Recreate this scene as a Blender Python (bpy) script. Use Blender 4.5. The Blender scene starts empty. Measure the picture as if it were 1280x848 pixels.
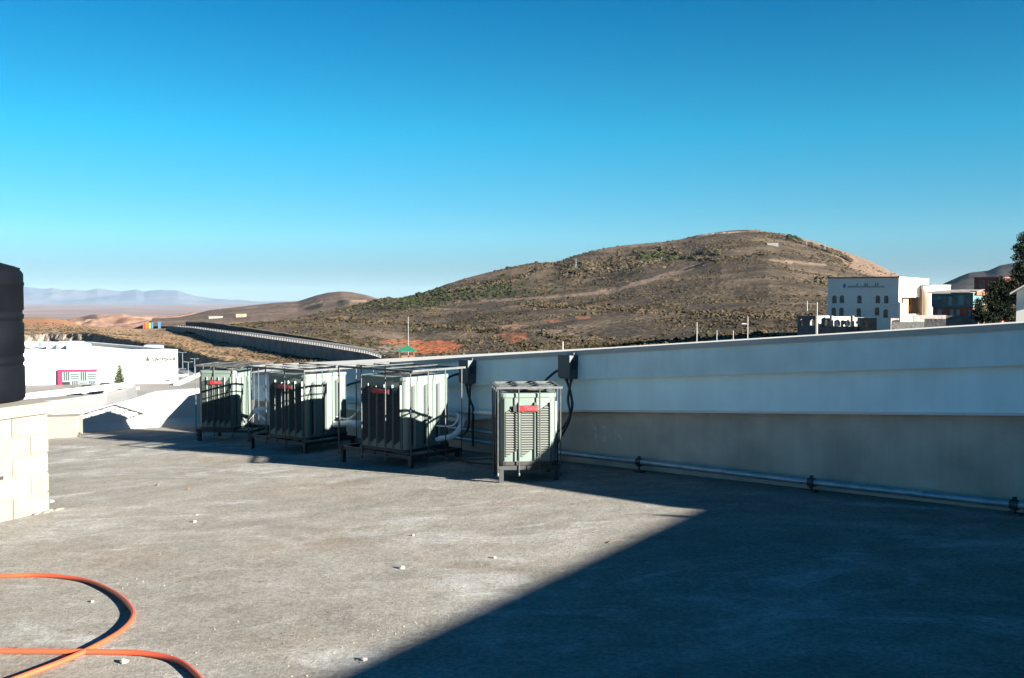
import bpy, bmesh, math, random
from mathutils import Vector, Matrix, noise
random.seed(7)
sc = bpy.context.scene
COL = sc.collection
R = math.radians
# ------------------------------------------------------------------ camera
F = 1240.0; HC = 1.54; PITCH = math.atan(52/F)
cam = bpy.data.cameras.new('camera'); cam_o = bpy.data.objects.new('camera', cam); COL.objects.link(cam_o)
cam.sensor_width = 36; cam.lens = 36*F/1280; cam.clip_start = .05; cam.clip_end = 120000
cam_o.location = (0, 0, HC); cam_o.rotation_euler = (math.pi/2 - PITCH, 0, 0)
sc.camera = cam_o
# ------------------------------------------------------------------ light
SUN_EL = 16.5; SHADOW_AZ = 143.5        # direction (deg from +X) in which shadows fall
ux, uy = -math.cos(R(SHADOW_AZ)), -math.sin(R(SHADOW_AZ))   # horizontal direction towards the sun
sl = bpy.data.lights.new('sun', 'SUN'); sl.energy = 5.0; sl.angle = R(.6); sl.color = (1, .93, .82)
so = bpy.data.objects.new('sun', sl); COL.objects.link(so)
sd = Vector((ux*math.cos(R(SUN_EL)), uy*math.cos(R(SUN_EL)), math.sin(R(SUN_EL))))
so.rotation_euler = sd.to_track_quat('Z', 'Y').to_euler()
w = bpy.data.worlds.new('World'); sc.world = w; w.use_nodes = True
wn = w.node_tree; bg = wn.nodes['Background']
sky = wn.nodes.new('ShaderNodeTexSky'); sky.sky_type = 'NISHITA'; sky.sun_disc = False
sky.sun_elevation = R(SUN_EL); sky.sun_rotation = math.atan2(ux, uy)
sky.air_density = .75; sky.dust_density = .1; sky.ozone_density = 3.5; sky.altitude = 2300
tint = wn.nodes.new('ShaderNodeMix'); tint.data_type = 'RGBA'; tint.blend_type = 'MULTIPLY'
tint.inputs['Factor'].default_value = 1; tint.inputs['B'].default_value = (.115, .43, .41, 1)
tcw = wn.nodes.new('ShaderNodeTexCoord'); sep = wn.nodes.new('ShaderNodeSeparateXYZ'); rmp = wn.nodes.new('ShaderNodeValToRGB')
wn.links.new(tcw.outputs['Generated'], sep.inputs[0]); wn.links.new(sep.outputs['Z'], rmp.inputs[0])
els = rmp.color_ramp.elements       # added tint that colours and dims the sky by height, brighter overhead for fill
els[0].position = 0; els[0].color = (.21, .215, .195, 1); els[1].position = .5; els[1].color = (.03, .42, .50, 1)
for p_, c_ in ((.03, (.22, .25, .23)), (.06, (.25, .38, .32)), (.16, (.075, .49, .43)), (.29, (.0, .36, .41))):
    q_ = els.new(p_); q_.color = (*c_, 1)
wn.links.new(rmp.outputs[0], tint.inputs['B'])
wn.links.new(sky.outputs[0], tint.inputs['A']); wn.links.new(tint.outputs['Result'], bg.inputs[0])
bg.inputs[1].default_value = .05
sc.view_settings.view_transform = 'Standard'; sc.view_settings.look = 'None'
sc.view_settings.exposure = 2.9; sc.view_settings.gamma = 1; sc.view_settings.use_curve_mapping = False
sc.render.engine = 'CYCLES'
sc.cycles.volume_bounces = 0

# ------------------------------------------------------------------ helpers
BX, BY = .0365, -.0266                     # fall of the roof
def fz(x, y): return BX*x + BY*y
def ray(px, py):
    u = (px-640)/F; v = (424-py)/F
    return Vector((u, math.cos(PITCH)+math.sin(PITCH)*v, -math.sin(PITCH)+math.cos(PITCH)*v))
def fl(px, py):
    d = ray(px, py); t = HC/(BX*d.x+BY*d.y-d.z)
    return Vector((t*d.x, t*d.y, HC+t*d.z))
def at(px, py, Y):
    d = ray(px, py); t = Y/d.y
    return Vector((t*d.x, Y, HC+t*d.z))
def lerp(a, b, t): return a+(b-a)*t
def interp(tab, x):
    if x <= tab[0][0]: return tab[0][1:]
    for a, b in zip(tab, tab[1:]):
        if x <= b[0]:
            t = (x-a[0])/(b[0]-a[0]); return [lerp(p, q, t) for p, q in zip(a[1:], b[1:])]
    return tab[-1][1:]

def tag(o, label=None, cat=None, group=None, kind=None):
    if label: o['label'] = label
    if cat: o['category'] = cat
    if group: o['group'] = group
    if kind: o['kind'] = kind
    return o
def empty(name, loc=(0, 0, 0), rz=0):
    o = bpy.data.objects.new(name, None); COL.objects.link(o); o.location = loc; o.rotation_euler = (0, 0, rz)
    o.empty_display_size = .2
    return o
class MB:
    def __init__(s): s.v = []; s.f = []; s.c = None
    def add(s, vs, fs):
        n = len(s.v); s.v += [tuple(v) for v in vs]; s.f += [tuple(i+n for i in f) for f in fs]; return s
    def box(s, x0, x1, y0, y1, z0, z1, M=None):
        vs = [Vector((x, y, z)) for z in (z0, z1) for x, y in ((x0, y0), (x1, y0), (x1, y1), (x0, y1))]
        if M: vs = [M @ v for v in vs]
        return s.add(vs, [(0, 3, 2, 1), (4, 5, 6, 7), (0, 1, 5, 4), (1, 2, 6, 5), (2, 3, 7, 6), (3, 0, 4, 7)])
    def prism(s, pts, z0, z1):             # pts xy ccw, z0/z1 numbers or functions of (x,y)
        n = len(pts)
        g = lambda z, p: z(*p) if callable(z) else z
        vs = [(p[0], p[1], g(z0, p)) for p in pts]+[(p[0], p[1], g(z1, p)) for p in pts]
        return s.add(vs, [tuple(reversed(range(n))), tuple(range(n, 2*n))]+[(i, (i+1) % n, n+(i+1) % n, n+i) for i in range(n)])
    def bar(s, a, b, w, d=None, up=Vector((0, 0, 1))):
        a = Vector(a); b = Vector(b); d = d or w; z = (b-a).normalized()
        if abs(z.dot(up)) > .99: up = Vector((0, 1, 0))
        x = z.cross(up).normalized(); y = x.cross(z)
        vs = [p+x*sx*w/2+y*sy*d/2 for p in (a, b) for sx, sy in ((-1, -1), (1, -1), (1, 1), (-1, 1))]
        return s.add(vs, [(3, 2, 1, 0), (4, 5, 6, 7), (0, 1, 5, 4), (1, 2, 6, 5), (2, 3, 7, 6), (3, 0, 4, 7)])
    def tube(s, pts, r, n=8, rr=None):
        pts = [Vector(p) for p in pts]; rings = []; up = Vector((0, 0, 1)); prevx = None
        for i, p in enumerate(pts):
            t = (pts[min(i+1, len(pts)-1)]-pts[max(i-1, 0)]).normalized()
            if prevx is None:
                x = t.cross(up)
                if x.length < .05: x = t.cross(Vector((0, 1, 0)))
            else: x = prevx - t*prevx.dot(t)
            x.normalize(); prevx = x; y = t.cross(x)
            q = rr[i] if rr else r
            rings.append([p+(x*math.cos(2*math.pi*k/n)+y*math.sin(2*math.pi*k/n))*q for k in range(n)])
        vs = [v for rg in rings for v in rg]; fs = []
        for i in range(len(pts)-1):
            for k in range(n): fs.append((i*n+k, i*n+(k+1) % n, (i+1)*n+(k+1) % n, (i+1)*n+k))
        fs.append(tuple(reversed(range(n)))); fs.append(tuple((len(pts)-1)*n+k for k in range(n)))
        return s.add(vs, fs)
    def lathe(s, prof, c=(0, 0, 0), n=48):
        c = Vector(c); vs = [c+Vector((r*math.cos(2*math.pi*k/n), r*math.sin(2*math.pi*k/n), z)) for r, z in prof for k in range(n)]
        fs = [(i*n+k, i*n+(k+1) % n, (i+1)*n+(k+1) % n, (i+1)*n+k) for i in range(len(prof)-1) for k in range(n)]
        fs.append(tuple((len(prof)-1)*n+k for k in range(n))); fs.append(tuple(reversed(range(n))))
        return s.add(vs, fs)
    def build(s, name, mat, parent=None, smooth=False, bevel=0, loc=None):
        me = bpy.data.meshes.new(name); me.from_pydata(s.v, [], s.f); me.materials.append(mat)
        if smooth:
            for p in me.polygons: p.use_smooth = True
            try: me.set_sharp_from_angle(angle=R(40))
            except Exception: pass
        o = bpy.data.objects.new(name, me); COL.objects.link(o)
        if parent: o.parent = parent
        if loc is not None: o.location = loc
        if bevel:
            m = o.modifiers.new('bevel', 'BEVEL'); m.width = bevel; m.segments = 2; m.limit_method = 'ANGLE'
        return o
def K2(o, par):      # parts modelled in world coordinates under an empty
    bpy_m = Matrix.Translation(par.location) @ Matrix.Rotation(par.rotation_euler.z, 4, 'Z')
    o.parent = par; o.data.transform(bpy_m.inverted()); return o
def curve_pts(P, n=10):                    # catmull-rom
    P = [Vector(p) for p in P]; P = [P[0]*2-P[1]]+P+[P[-1]*2-P[-2]]; out = []
    for i in range(1, len(P)-2):
        a, b, c, d = P[i-1:i+3]
        for k in range(n):
            t = k/n; out.append(.5*((2*b)+(c-a)*t+(2*a-5*b+4*c-d)*t*t+(3*b-a-3*c+d)*t**3))
    out.append(P[-2]); return out
def mat(name, col, rough=.7, metal=0, spec=.5, var=.0, vscale=6., bump=0., bscale=60., dist=.01, col2=None, detail=6, streak=0):
    m = bpy.data.materials.new(name); m.use_nodes = True; nt = m.node_tree; b = nt.nodes['Principled BSDF']
    b.inputs['Base Color'].default_value = (*col, 1); b.inputs['Roughness'].default_value = rough
    b.inputs['Metallic'].default_value = metal; b.inputs['Specular IOR Level'].default_value = spec
    tc = nt.nodes.new('ShaderNodeTexCoord')
    if var or col2:
        nz = nt.nodes.new('ShaderNodeTexNoise'); nz.inputs['Scale'].default_value = vscale; nz.inputs['Detail'].default_value = detail
        nt.links.new(tc.outputs['Object'], nz.inputs['Vector'])
        cr = nt.nodes.new('ShaderNodeValToRGB'); cr.color_ramp.elements[0].position = .35; cr.color_ramp.elements[1].position = .65
        c2 = col2 or tuple(min(1, c*(1+var)) for c in col); c1 = col if col2 else tuple(c*(1-var) for c in col)
        cr.color_ramp.elements[0].color = (*c1, 1); cr.color_ramp.elements[1].color = (*c2, 1)
        nt.links.new(nz.outputs['Fac'], cr.inputs[0]); nt.links.new(cr.outputs[0], b.inputs['Base Color'])
    if streak:
        mp_ = nt.nodes.new('ShaderNodeMapping'); mp_.inputs['Scale'].default_value = (7, 7, .55); nt.links.new(tc.outputs['Object'], mp_.inputs[0])
        ns = nt.nodes.new('ShaderNodeTexNoise'); ns.inputs['Scale'].default_value = 1.3; ns.inputs['Detail'].default_value = 9; ns.inputs['Roughness'].default_value = .7; nt.links.new(mp_.outputs[0], ns.inputs['Vector'])
        rs = nt.nodes.new('ShaderNodeValToRGB'); rs.color_ramp.elements[0].position = .38; rs.color_ramp.elements[1].position = .62
        rs.color_ramp.elements[0].color = (1-streak*.9, 1-streak*1.0, 1-streak*1.15, 1); rs.color_ramp.elements[1].color = (1, 1, 1, 1); nt.links.new(ns.outputs['Fac'], rs.inputs[0])
        mx = nt.nodes.new('ShaderNodeMix'); mx.data_type = 'RGBA'; mx.blend_type = 'MULTIPLY'; mx.inputs['Factor'].default_value = 1
        nt.links.new(cr.outputs[0], mx.inputs['A']); nt.links.new(rs.outputs[0], mx.inputs['B']); nt.links.new(mx.outputs['Result'], b.inputs['Base Color'])
    if bump:
        nb = nt.nodes.new('ShaderNodeTexNoise'); nb.inputs['Scale'].default_value = bscale; nb.inputs['Detail'].default_value = 8
        nt.links.new(tc.outputs['Object'], nb.inputs['Vector'])
        bp = nt.nodes.new('ShaderNodeBump'); bp.inputs['Strength'].default_value = bump; bp.inputs['Distance'].default_value = dist
        nt.links.new(nb.outputs['Fac'], bp.inputs['Height']); nt.links.new(bp.outputs[0], b.inputs['Normal'])
    return m

M = dict(
    plaster=mat('painted_plaster', (.58, .68, .67), .85, var=.07, vscale=3, streak=.05, bump=.35, bscale=90, dist=.004),
    band=mat('lower_band_paint', (.66, .80, .80), .55, var=.05, vscale=2.5, streak=.05, bump=.2, bscale=70, dist=.003),
    base=mat('bare_render', (.47, .40, .33), .95, var=.16, vscale=2.2, streak=.08, bump=.7, bscale=120, dist=.006),
    white=mat('white_paint', (.36, .35, .325), .8, var=.06, vscale=2, bump=.3, bscale=60, dist=.004),
    drip=mat('drip_edge_metal', (.45, .47, .48), .5, .3),
    conc_block=mat('pale_block', (.125, .116, .097), .95, var=.14, vscale=5, bump=.6, bscale=70, dist=.006),
    mortar=mat('mortar', (.13, .12, .10), .95, var=.1, vscale=9, bump=.6, bscale=90, dist=.004),
    tank=mat('black_plastic', (.0022, .0028, .0042), .6, spec=.05, var=.2, vscale=3),
    steel=mat('galvanised_steel', (.055, .06, .06), .5, .5, var=.25, vscale=30),
    conduit=mat('conduit_zinc', (.26, .33, .38), .38, .45, var=.15, vscale=8),
    rail=mat('grey_angle_iron', (.07, .075, .075), .55, .4, var=.2, vscale=20),
    dark=mat('black_steel', (.016, .017, .018), .55, var=.2, vscale=10),
    cab=mat('sage_grey_cabinet', (.098, .130, .114), .5, var=.05, vscale=4),
    cabin=mat('cabinet_inside', (.010, .014, .015), .7),
    slat=mat('louvre_slat', (.035, .042, .042), .6), slat_l=mat('pale_louvre_slat', (.095, .105, .092), .6),
    badge_r=mat('red_badge', (.30, .012, .016), .4), badge_d=mat('badge_backing', (.02, .02, .022), .5),
    badge_t=mat('badge_letter', (.36, .07, .075), .5),
    boxg=mat('grey_enclosure', (.05, .06, .065), .5, var=.1, vscale=10),
    rubber=mat('black_conduit', (.02, .021, .024), .5),
    insul=mat('white_insulation', (.66, .66, .66), .8, var=.08, vscale=20, bump=.4, bscale=80, dist=.004),
    copper=mat('copper', (.5, .2, .08), .35, .9),
    hose=mat('orange_hose', (.36, .055, .022), .42, var=.06, vscale=5),
    stone=mat('loose_stone', (.19, .185, .175), .9, var=.25, vscale=30),
    store=mat('store_white', (.42, .42, .41), .7, var=.02, vscale=.2),
    magenta=mat('magenta_panel', (.22, .010, .045), .5),
    panel=mat('pale_glass_panel', (.12, .145, .145), .6), groove=mat('groove_grey', (.020, .038, .040), .6),
    lettering=mat('dark_lettering', (.03, .035, .04), .5),
    shade_blue=mat('roof_shade_blue', (.12, .15, .20), .7),  # bluish tone of the rooftop shade put into the colour
    asphalt=mat('asphalt', (.055, .055, .056), .9, var=.15, vscale=.3),
    lot=mat('parking_concrete', (.11, .105, .10), .9, var=.2, vscale=.08),
    rock=mat('dark_rock', (.075, .065, .055), .95, col2=(.15, .125, .10), vscale=.35, bump=1, bscale=.8, dist=.6),
    stonewall=mat('grey_stonework', (.10, .09, .085), .95, col2=(.17, .155, .145), vscale=.25, bump=.8, bscale=1.2, dist=.3),
    kerb=mat('kerb_concrete', (.17, .165, .155), .9),
    greywall=mat('pale_grey_facade', (.60, .58, .53), .85, var=.05, vscale=.3),
    cream=mat('cream_facade', (.20, .15, .11), .85), ochre=mat('ochre_wall', (.30, .19, .10), .85),
    glass=mat('dark_window_glass', (.015, .02, .025), .15),
    blockgrey=mat('grey_blockwork', (.085, .085, .082), .95, var=.2, vscale=.9, bump=.6, bscale=3, dist=.1),
    teal=mat('teal_wall', (.035, .10, .11), .8, var=.3, vscale=.4), teal2=mat('pale_teal_wall', (.12, .22, .24), .8),
    brick=mat('red_brick', (.16, .045, .03), .9, var=.2, vscale=1), tile=mat('terracotta_roof', (.15, .055, .03), .9, var=.2, vscale=1),
    bark=mat('bark', (.08, .06, .045), .95, var=.2, vscale=3),
    leaf_dark=mat('dark_leaf', (.004, .008, .005), .8, spec=.1, col2=(.010, .015, .007), vscale=.9),
    leaf_green=mat('green_leaf', (.016, .026, .009), .7, col2=(.03, .042, .014), vscale=.6),
    leaf_hill=mat('hill_shrub_leaf', (.008, .012, .005), .9, spec=.05, col2=(.020, .024, .009), vscale=.05),
    scrub=mat('dry_scrub', (.014, .011, .0065), .95, spec=.05, col2=(.052, .041, .026), vscale=.06),
    canopy=mat('green_canopy', (.002, .065, .035), .6), wood=mat('wood', (.10, .05, .025), .8),
    pole=mat('pale_pole', (.16, .16, .15), .7), polebrown=mat('brown_pole', (.14, .09, .06), .8),
    blue=mat('blue_sign', (.02, .14, .34), .5), signgrey=mat('weathered_letter', (.08, .11, .13), .7),
    car_w=mat('white_car_paint', (.7, .7, .7), .3), car_d=mat('dark_car_paint', (.03, .035, .05), .3),
    c_red=mat('red_banner', (.3, .02, .012), .6), c_or=mat('orange_banner', (.32, .07, .008), .6),
    c_ye=mat('yellow_banner', (.25, .17, .03), .6), c_bl=mat('blue_banner', (.02, .09, .18), .6),
)
# ------------------------------------------------------------------ terrain
def ground_mat(name, stops, scale, bump=.8, bdist=1.0, bscale=.3, attr=True, fine=None, rough=.95):
    m = bpy.data.materials.new(name); m.use_nodes = True; nt = m.node_tree; N = nt.nodes; L = nt.links; b = N['Principled BSDF']
    b.inputs['Roughness'].default_value = rough; b.inputs['Specular IOR Level'].default_value = .1
    tc = N.new('ShaderNodeTexCoord'); n = N.new('ShaderNodeTexNoise'); n.inputs['Scale'].default_value = scale; n.inputs['Detail'].default_value = 12; n.inputs['Roughness'].default_value = .68
    L.new(tc.outputs['Object'], n.inputs['Vector']); r = N.new('ShaderNodeValToRGB'); e = r.color_ramp.elements
    e[0].position, e[0].color = stops[0][0], (*stops[0][1], 1); e[1].position, e[1].color = stops[-1][0], (*stops[-1][1], 1)
    for p, c in stops[1:-1]: k = e.new(p); k.color = (*c, 1)
    L.new(n.outputs['Fac'], r.inputs[0]); out = r.outputs[0]
    if attr:
        a = N.new('ShaderNodeAttribute'); a.attribute_name = 'earth_and_shade'
        x = N.new('ShaderNodeMix'); x.data_type = 'RGBA'; L.new(a.outputs['Alpha'], x.inputs['Factor']); L.new(out, x.inputs['A']); L.new(a.outputs['Color'], x.inputs['B']); out = x.outputs['Result']
    if fine:
        n2 = N.new('ShaderNodeTexNoise'); n2.inputs['Scale'].default_value = fine; n2.inputs['Detail'].default_value = 6; n2.inputs['Roughness'].default_value = .7
        L.new(tc.outputs['Object'], n2.inputs['Vector']); r2 = N.new('ShaderNodeValToRGB'); r2.color_ramp.elements[0].position = .35; r2.color_ramp.elements[1].position = .65
        r2.color_ramp.elements[0].color = (.55, .55, .55, 1); r2.color_ramp.elements[1].color = (1.3, 1.3, 1.3, 1); L.new(n2.outputs['Fac'], r2.inputs[0])
        x = N.new('ShaderNodeMix'); x.data_type = 'RGBA'; x.blend_type = 'MULTIPLY'; x.inputs['Factor'].default_value = 1; L.new(out, x.inputs['A']); L.new(r2.outputs[0], x.inputs['B']); out = x.outputs['Result']
    L.new(out, b.inputs['Base Color'])
    nb = N.new('ShaderNodeTexNoise'); nb.inputs['Scale'].default_value = bscale; nb.inputs['Detail'].default_value = 10
    L.new(tc.outputs['Object'], nb.inputs['Vector']); bp = N.new('ShaderNodeBump'); bp.inputs['Strength'].default_value = bump; bp.inputs['Distance'].default_value = bdist
    L.new(nb.outputs['Fac'], bp.inputs['Height']); L.new(bp.outputs[0], b.inputs['Normal'])
    return m
def sheet(name, cols, curves, subs, m, amp=None, paint=None, kind='structure', nscale=.02):
    """curves: list of tables [(px,row,D)...] from near to far; surface spans between them. Returns object and sampler."""
    pts = []; rowsn = []
    for px in cols:
        cv = [at(px, *interp(t, px)) for t in curves]; line_ = []
        for i in range(len(cv)-1):
            for k in range(subs[i]): line_.append((cv[i].lerp(cv[i+1], k/subs[i]), i+k/subs[i]))
        line_.append((cv[-1], len(cv)-1.0)); pts.append(line_)
    nr = len(pts[0]); vs = []; cols_ = []
    for px, line_ in zip(cols, pts):
        for p, c in line_:
            if amp:
                a = amp(c)
                if a:
                    q = noise.fractal(Vector((p.x*nscale, p.y*nscale, 3.1)), .9, 2.1, 5); g = 1-abs(noise.noise(Vector((p.x*nscale*.6+9, p.y*nscale*.35, 7))))
                    p = p+Vector((0, 0, a*(q+.8*(g*g-.6))))
            vs.append(tuple(p))
            cols_.append(paint(px, p, c) if paint else (0, 0, 0, 0))
    fs = [(i*nr+j, (i+1)*nr+j, (i+1)*nr+j+1, i*nr+j+1) for i in range(len(cols)-1) for j in range(nr-1)]
    me = bpy.data.meshes.new(name); me.from_pydata(vs, [], fs); me.materials.append(m)
    for p in me.polygons: p.use_smooth = True
    ca = me.color_attributes.new('earth_and_shade', 'FLOAT_COLOR', 'POINT')
    flat = [x for c in cols_ for x in c]; ca.data.foreach_set('color', flat)
    o = bpy.data.objects.new(name, me); COL.objects.link(o)
    if kind: o['kind'] = kind
    return o, vs, nr
def rowof(p): # image row of a world point (used to lay earth colours, painted shade and shrubs on the slopes at build time)
    return 424-F*((p.z-HC)*math.cos(PITCH)+p.y*math.sin(PITCH))/(p.y*math.cos(PITCH)-(p.z-HC)*math.sin(PITCH))
def rng(a, b, s):
    out = []; x = a
    while x < b: out.append(x); x += s
    return out+[b]
ZV = -20.5
def rw(z, D): return 372-(z-HC)*F/D       # row of a height at a depth
# plain reaching the horizon
m_plain = ground_mat('far_plain', [(.35, (.10, .062, .05)), (.5, (.14, .09, .072)), (.65, (.18, .125, .10))], .0009, bump=.2, bdist=5, bscale=.01, attr=False)
b = MB(); vs = []; n = 64
for rr_ in (900, 3000, 9000, 16000, 29500):
    vs += [(rr_*math.cos(2*math.pi*k/n), rr_*math.sin(2*math.pi*k/n), -150) for k in range(n)]
b.add(vs, [(i*n+k, i*n+(k+1) % n, (i+1)*n+(k+1) % n, (i+1)*n+k) for i in range(4) for k in range(n)]); tag(b.build('plain', m_plain), kind='structure')
# skirt of ground behind and around the building
m_lot = ground_mat('valley_ground', [(.4, (.13, .115, .10)), (.6, (.20, .18, .155))], .05, attr=False)
b = MB(); n = 48; vs = []
for rr_, z in ((2, -18), (60, -19), (240, -21), (700, -40), (1200, -152)):
    vs += [(rr_*math.cos(2*math.pi*k/n), rr_*math.sin(2*math.pi*k/n)-30, z) for k in range(n)]
b.add(vs, [(i*n+k, i*n+(k+1) % n, (i+1)*n+(k+1) % n, (i+1)*n+k) for i in range(4) for k in range(n)]+[tuple(range(n))])
b.f = [f for f in b.f if not any(b.v[i][1] > 28 for i in f)]
tag(b.build('ground', m_lot), kind='structure')
# valley floor with the parking of the store
sheet('valley_floor', rng(-260, 480, 10), [[(0, rw(-17, 16), 16)], [(0, rw(-19, 90), 90)], [(0, rw(ZV-.5, 220), 220)], [(-260, rw(ZV, 470), 470), (60, rw(ZV, 440), 440), (115, rw(ZV, 425), 425), (200, rw(ZV, 362), 362), (330, rw(ZV, 285), 285), (480, rw(ZV, 270), 270)]], [8, 10, 10], M['lot'], amp=None)
# cliff and plateau
clif = [(-260, 418, 430), (60, 418.5, 430), (115, 417, 412), (122, 419, 402), (132, 421, 396), (160, 426, 372), (200, 431.5, 345), (230, 438, 322), (260, 447, 300), (290, 453, 280), (330, 460, 262), (480, 472, 240)]
def cliff_base(dz=0): return [(p, rw(ZV+dz, D-3), D-3) for p, r_, D in clif]
def cl_amp(c): return 0
m_cliff = M['rock']
cc = rng(-260, 480, 2.5)
def rough_cliff():
    b = MB(); n = 7; vs = []; cbx = []
    for i, px in enumerate(cc):
        r1, D1 = interp(clif, px); top = at(px, r1, D1); bot = Vector((top.x*.995, top.y-3.5, ZV-.5))
        for k in range(n):
            t = k/(n-1); p = bot.lerp(top, t)
            if 0 < k: 
                o_ = noise.fractal(Vector((p.x*.22, p.z*.35, p.y*.22)), .8, 2, 4)*1.9; p += Vector((.2, -1, 0))*o_*(1 if k < n-1 else .35)
            if k == n-1: p.z += .12+.5*noise.noise(Vector((p.x*.25, p.y*.2, 0)))
            vs.append(tuple(p))
    b.add(vs, [(i*n+k, (i+1)*n+k, (i+1)*n+k+1, i*n+k+1) for i in range(len(cc)-1) for k in range(n-1)])
    tag(b.build('rock_cliff', m_cliff), kind='structure')
rough_cliff()
m_dry = ground_mat('dry_plateau', [(.30, (.11, .066, .036)), (.48, (.16, .10, .055)), (.62, (.20, .138, .085)), (.75, (.12, .075, .04))], .035, fine=.5)
wallb = [(-260, 405, 620), (60, 404.5, 640), (80, 406, 640), (100, 409, 640), (150, 412.8, 640), (180, 413.8, 630), (205, 412, 600), (300, 432, 400), (400, 449, 310), (430, 453.5, 292), (480, 461, 275), (560, 470, 255)]
def p_plat(px, p, c):
    q = noise.noise(Vector((p.x*.01, p.y*.012, 1.0))); row = rowof(p)
    if px < 200 and 399 < row < 408 and q > -.1: return (.26, .10, .045, .55)
    if px < 240 and row > 411 and q > 0: return (.23, .155, .09, .6)
    return (0, 0, 0, 0)
sheet('plateau', rng(-260, 560, 4), [[(p, r_+.3, D+.6) for p, r_, D in clif], [(p, lerp(r_, interp(wallb, p)[0], .5), lerp(D, interp(wallb, p)[1], .5)) for p, r_, D in clif], wallb,
      [(-260, 401, 760), (60, 401, 760), (80, 403, 760), (100, 406.5, 760), (150, 411, 760), (180, 412.2, 760), (205, 411, 760), (300, rw(-17, 760), 760), (560, rw(-17, 760), 760)], [(-260, 396, 930), (35, 397, 930), (62, 397.5, 930), (80, 400.5, 930), (100, 406.5, 900), (150, 412, 900), (180, 413, 900), (205, 412, 900), (560, rw(-22, 900), 900)],
      [(-260, rw(-150, 1500), 1500), (560, rw(-150, 1500), 1500)]], [14, 14, 8, 8, 4], m_dry, amp=lambda c: .45 if .05 < c < 1.9 else (.8 if 2.2 < c < 3.8 else 0), paint=p_plat, nscale=.03)
# pink badland mesa
m_mesa = ground_mat('badland', [(.35, (.10, .052, .036)), (.5, (.19, .115, .082)), (.65, (.24, .155, .115))], .02, bump=1, bdist=3, bscale=.03)
sheet('badlands', rng(60, 330, 3), [[(60, 425, 1100), (330, 425, 1100)], [(60, 410, 1250), (330, 411, 1250)], [(60, 406, 1500), (80, 402, 1500), (108, 397.5, 1450), (118, 396, 1450), (150, 395.5, 1450), (200, 397, 1450), (240, 397, 1450), (330, 396, 1450)],
      [(60, 404, 1700), (85, 399, 1700), (100, 397, 1700), (113, 393.5, 1650), (150, 393.5, 1700), (195, 395.5, 1700), (232, 396, 1700), (240, 393, 1700), (330, 390, 1700)], [(60, rw(-150, 2600), 2600), (330, rw(-150, 2600), 2600)]],
      [6, 14, 8, 5], m_mesa, amp=lambda c: 9 if .6 < c < 1.95 else (2 if c < 3 else 0), paint=lambda px, p, c: (.05, .035, .03, .8) if 103 < px < 121 and 1.9 < c < 2.7 else (0, 0, 0, 0), nscale=.02)
# distant mountains
m_mtn = ground_mat('far_mountain', [(.4, (.06, .07, .09)), (.6, (.11, .11, .12))], .0004, bump=.6, bdist=60, bscale=.0012, attr=False)
ridge = [(-300, 366), (-150, 362), (-40, 366), (0, 360), (35, 359.5), (55, 361), (65, 360), (78, 362), (92, 361.5), (108, 363.5), (122, 361), (135, 362.5), (150, 364), (163, 362.5), (170, 362), (180, 365), (200, 363), (222, 363.5), (232, 367), (245, 370.5), (262, 373), (290, 375), (340, 376.5), (520, 377)]
sheet('mountains', rng(-300, 520, 2), [[(-300, rw(-160, 21000), 21000), (520, rw(-160, 21000), 21000)], [(p, lerp(rw(-150, 22500), r_, .35), 22500) for p, r_ in ridge], [(p, r_, 24000) for p, r_ in ridge], [(0, rw(-170, 27000), 27000)]], [3, 10, 3], m_mtn, amp=lambda c: 25 if .3 < c < 2.05 else 0, nscale=.0011)

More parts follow.
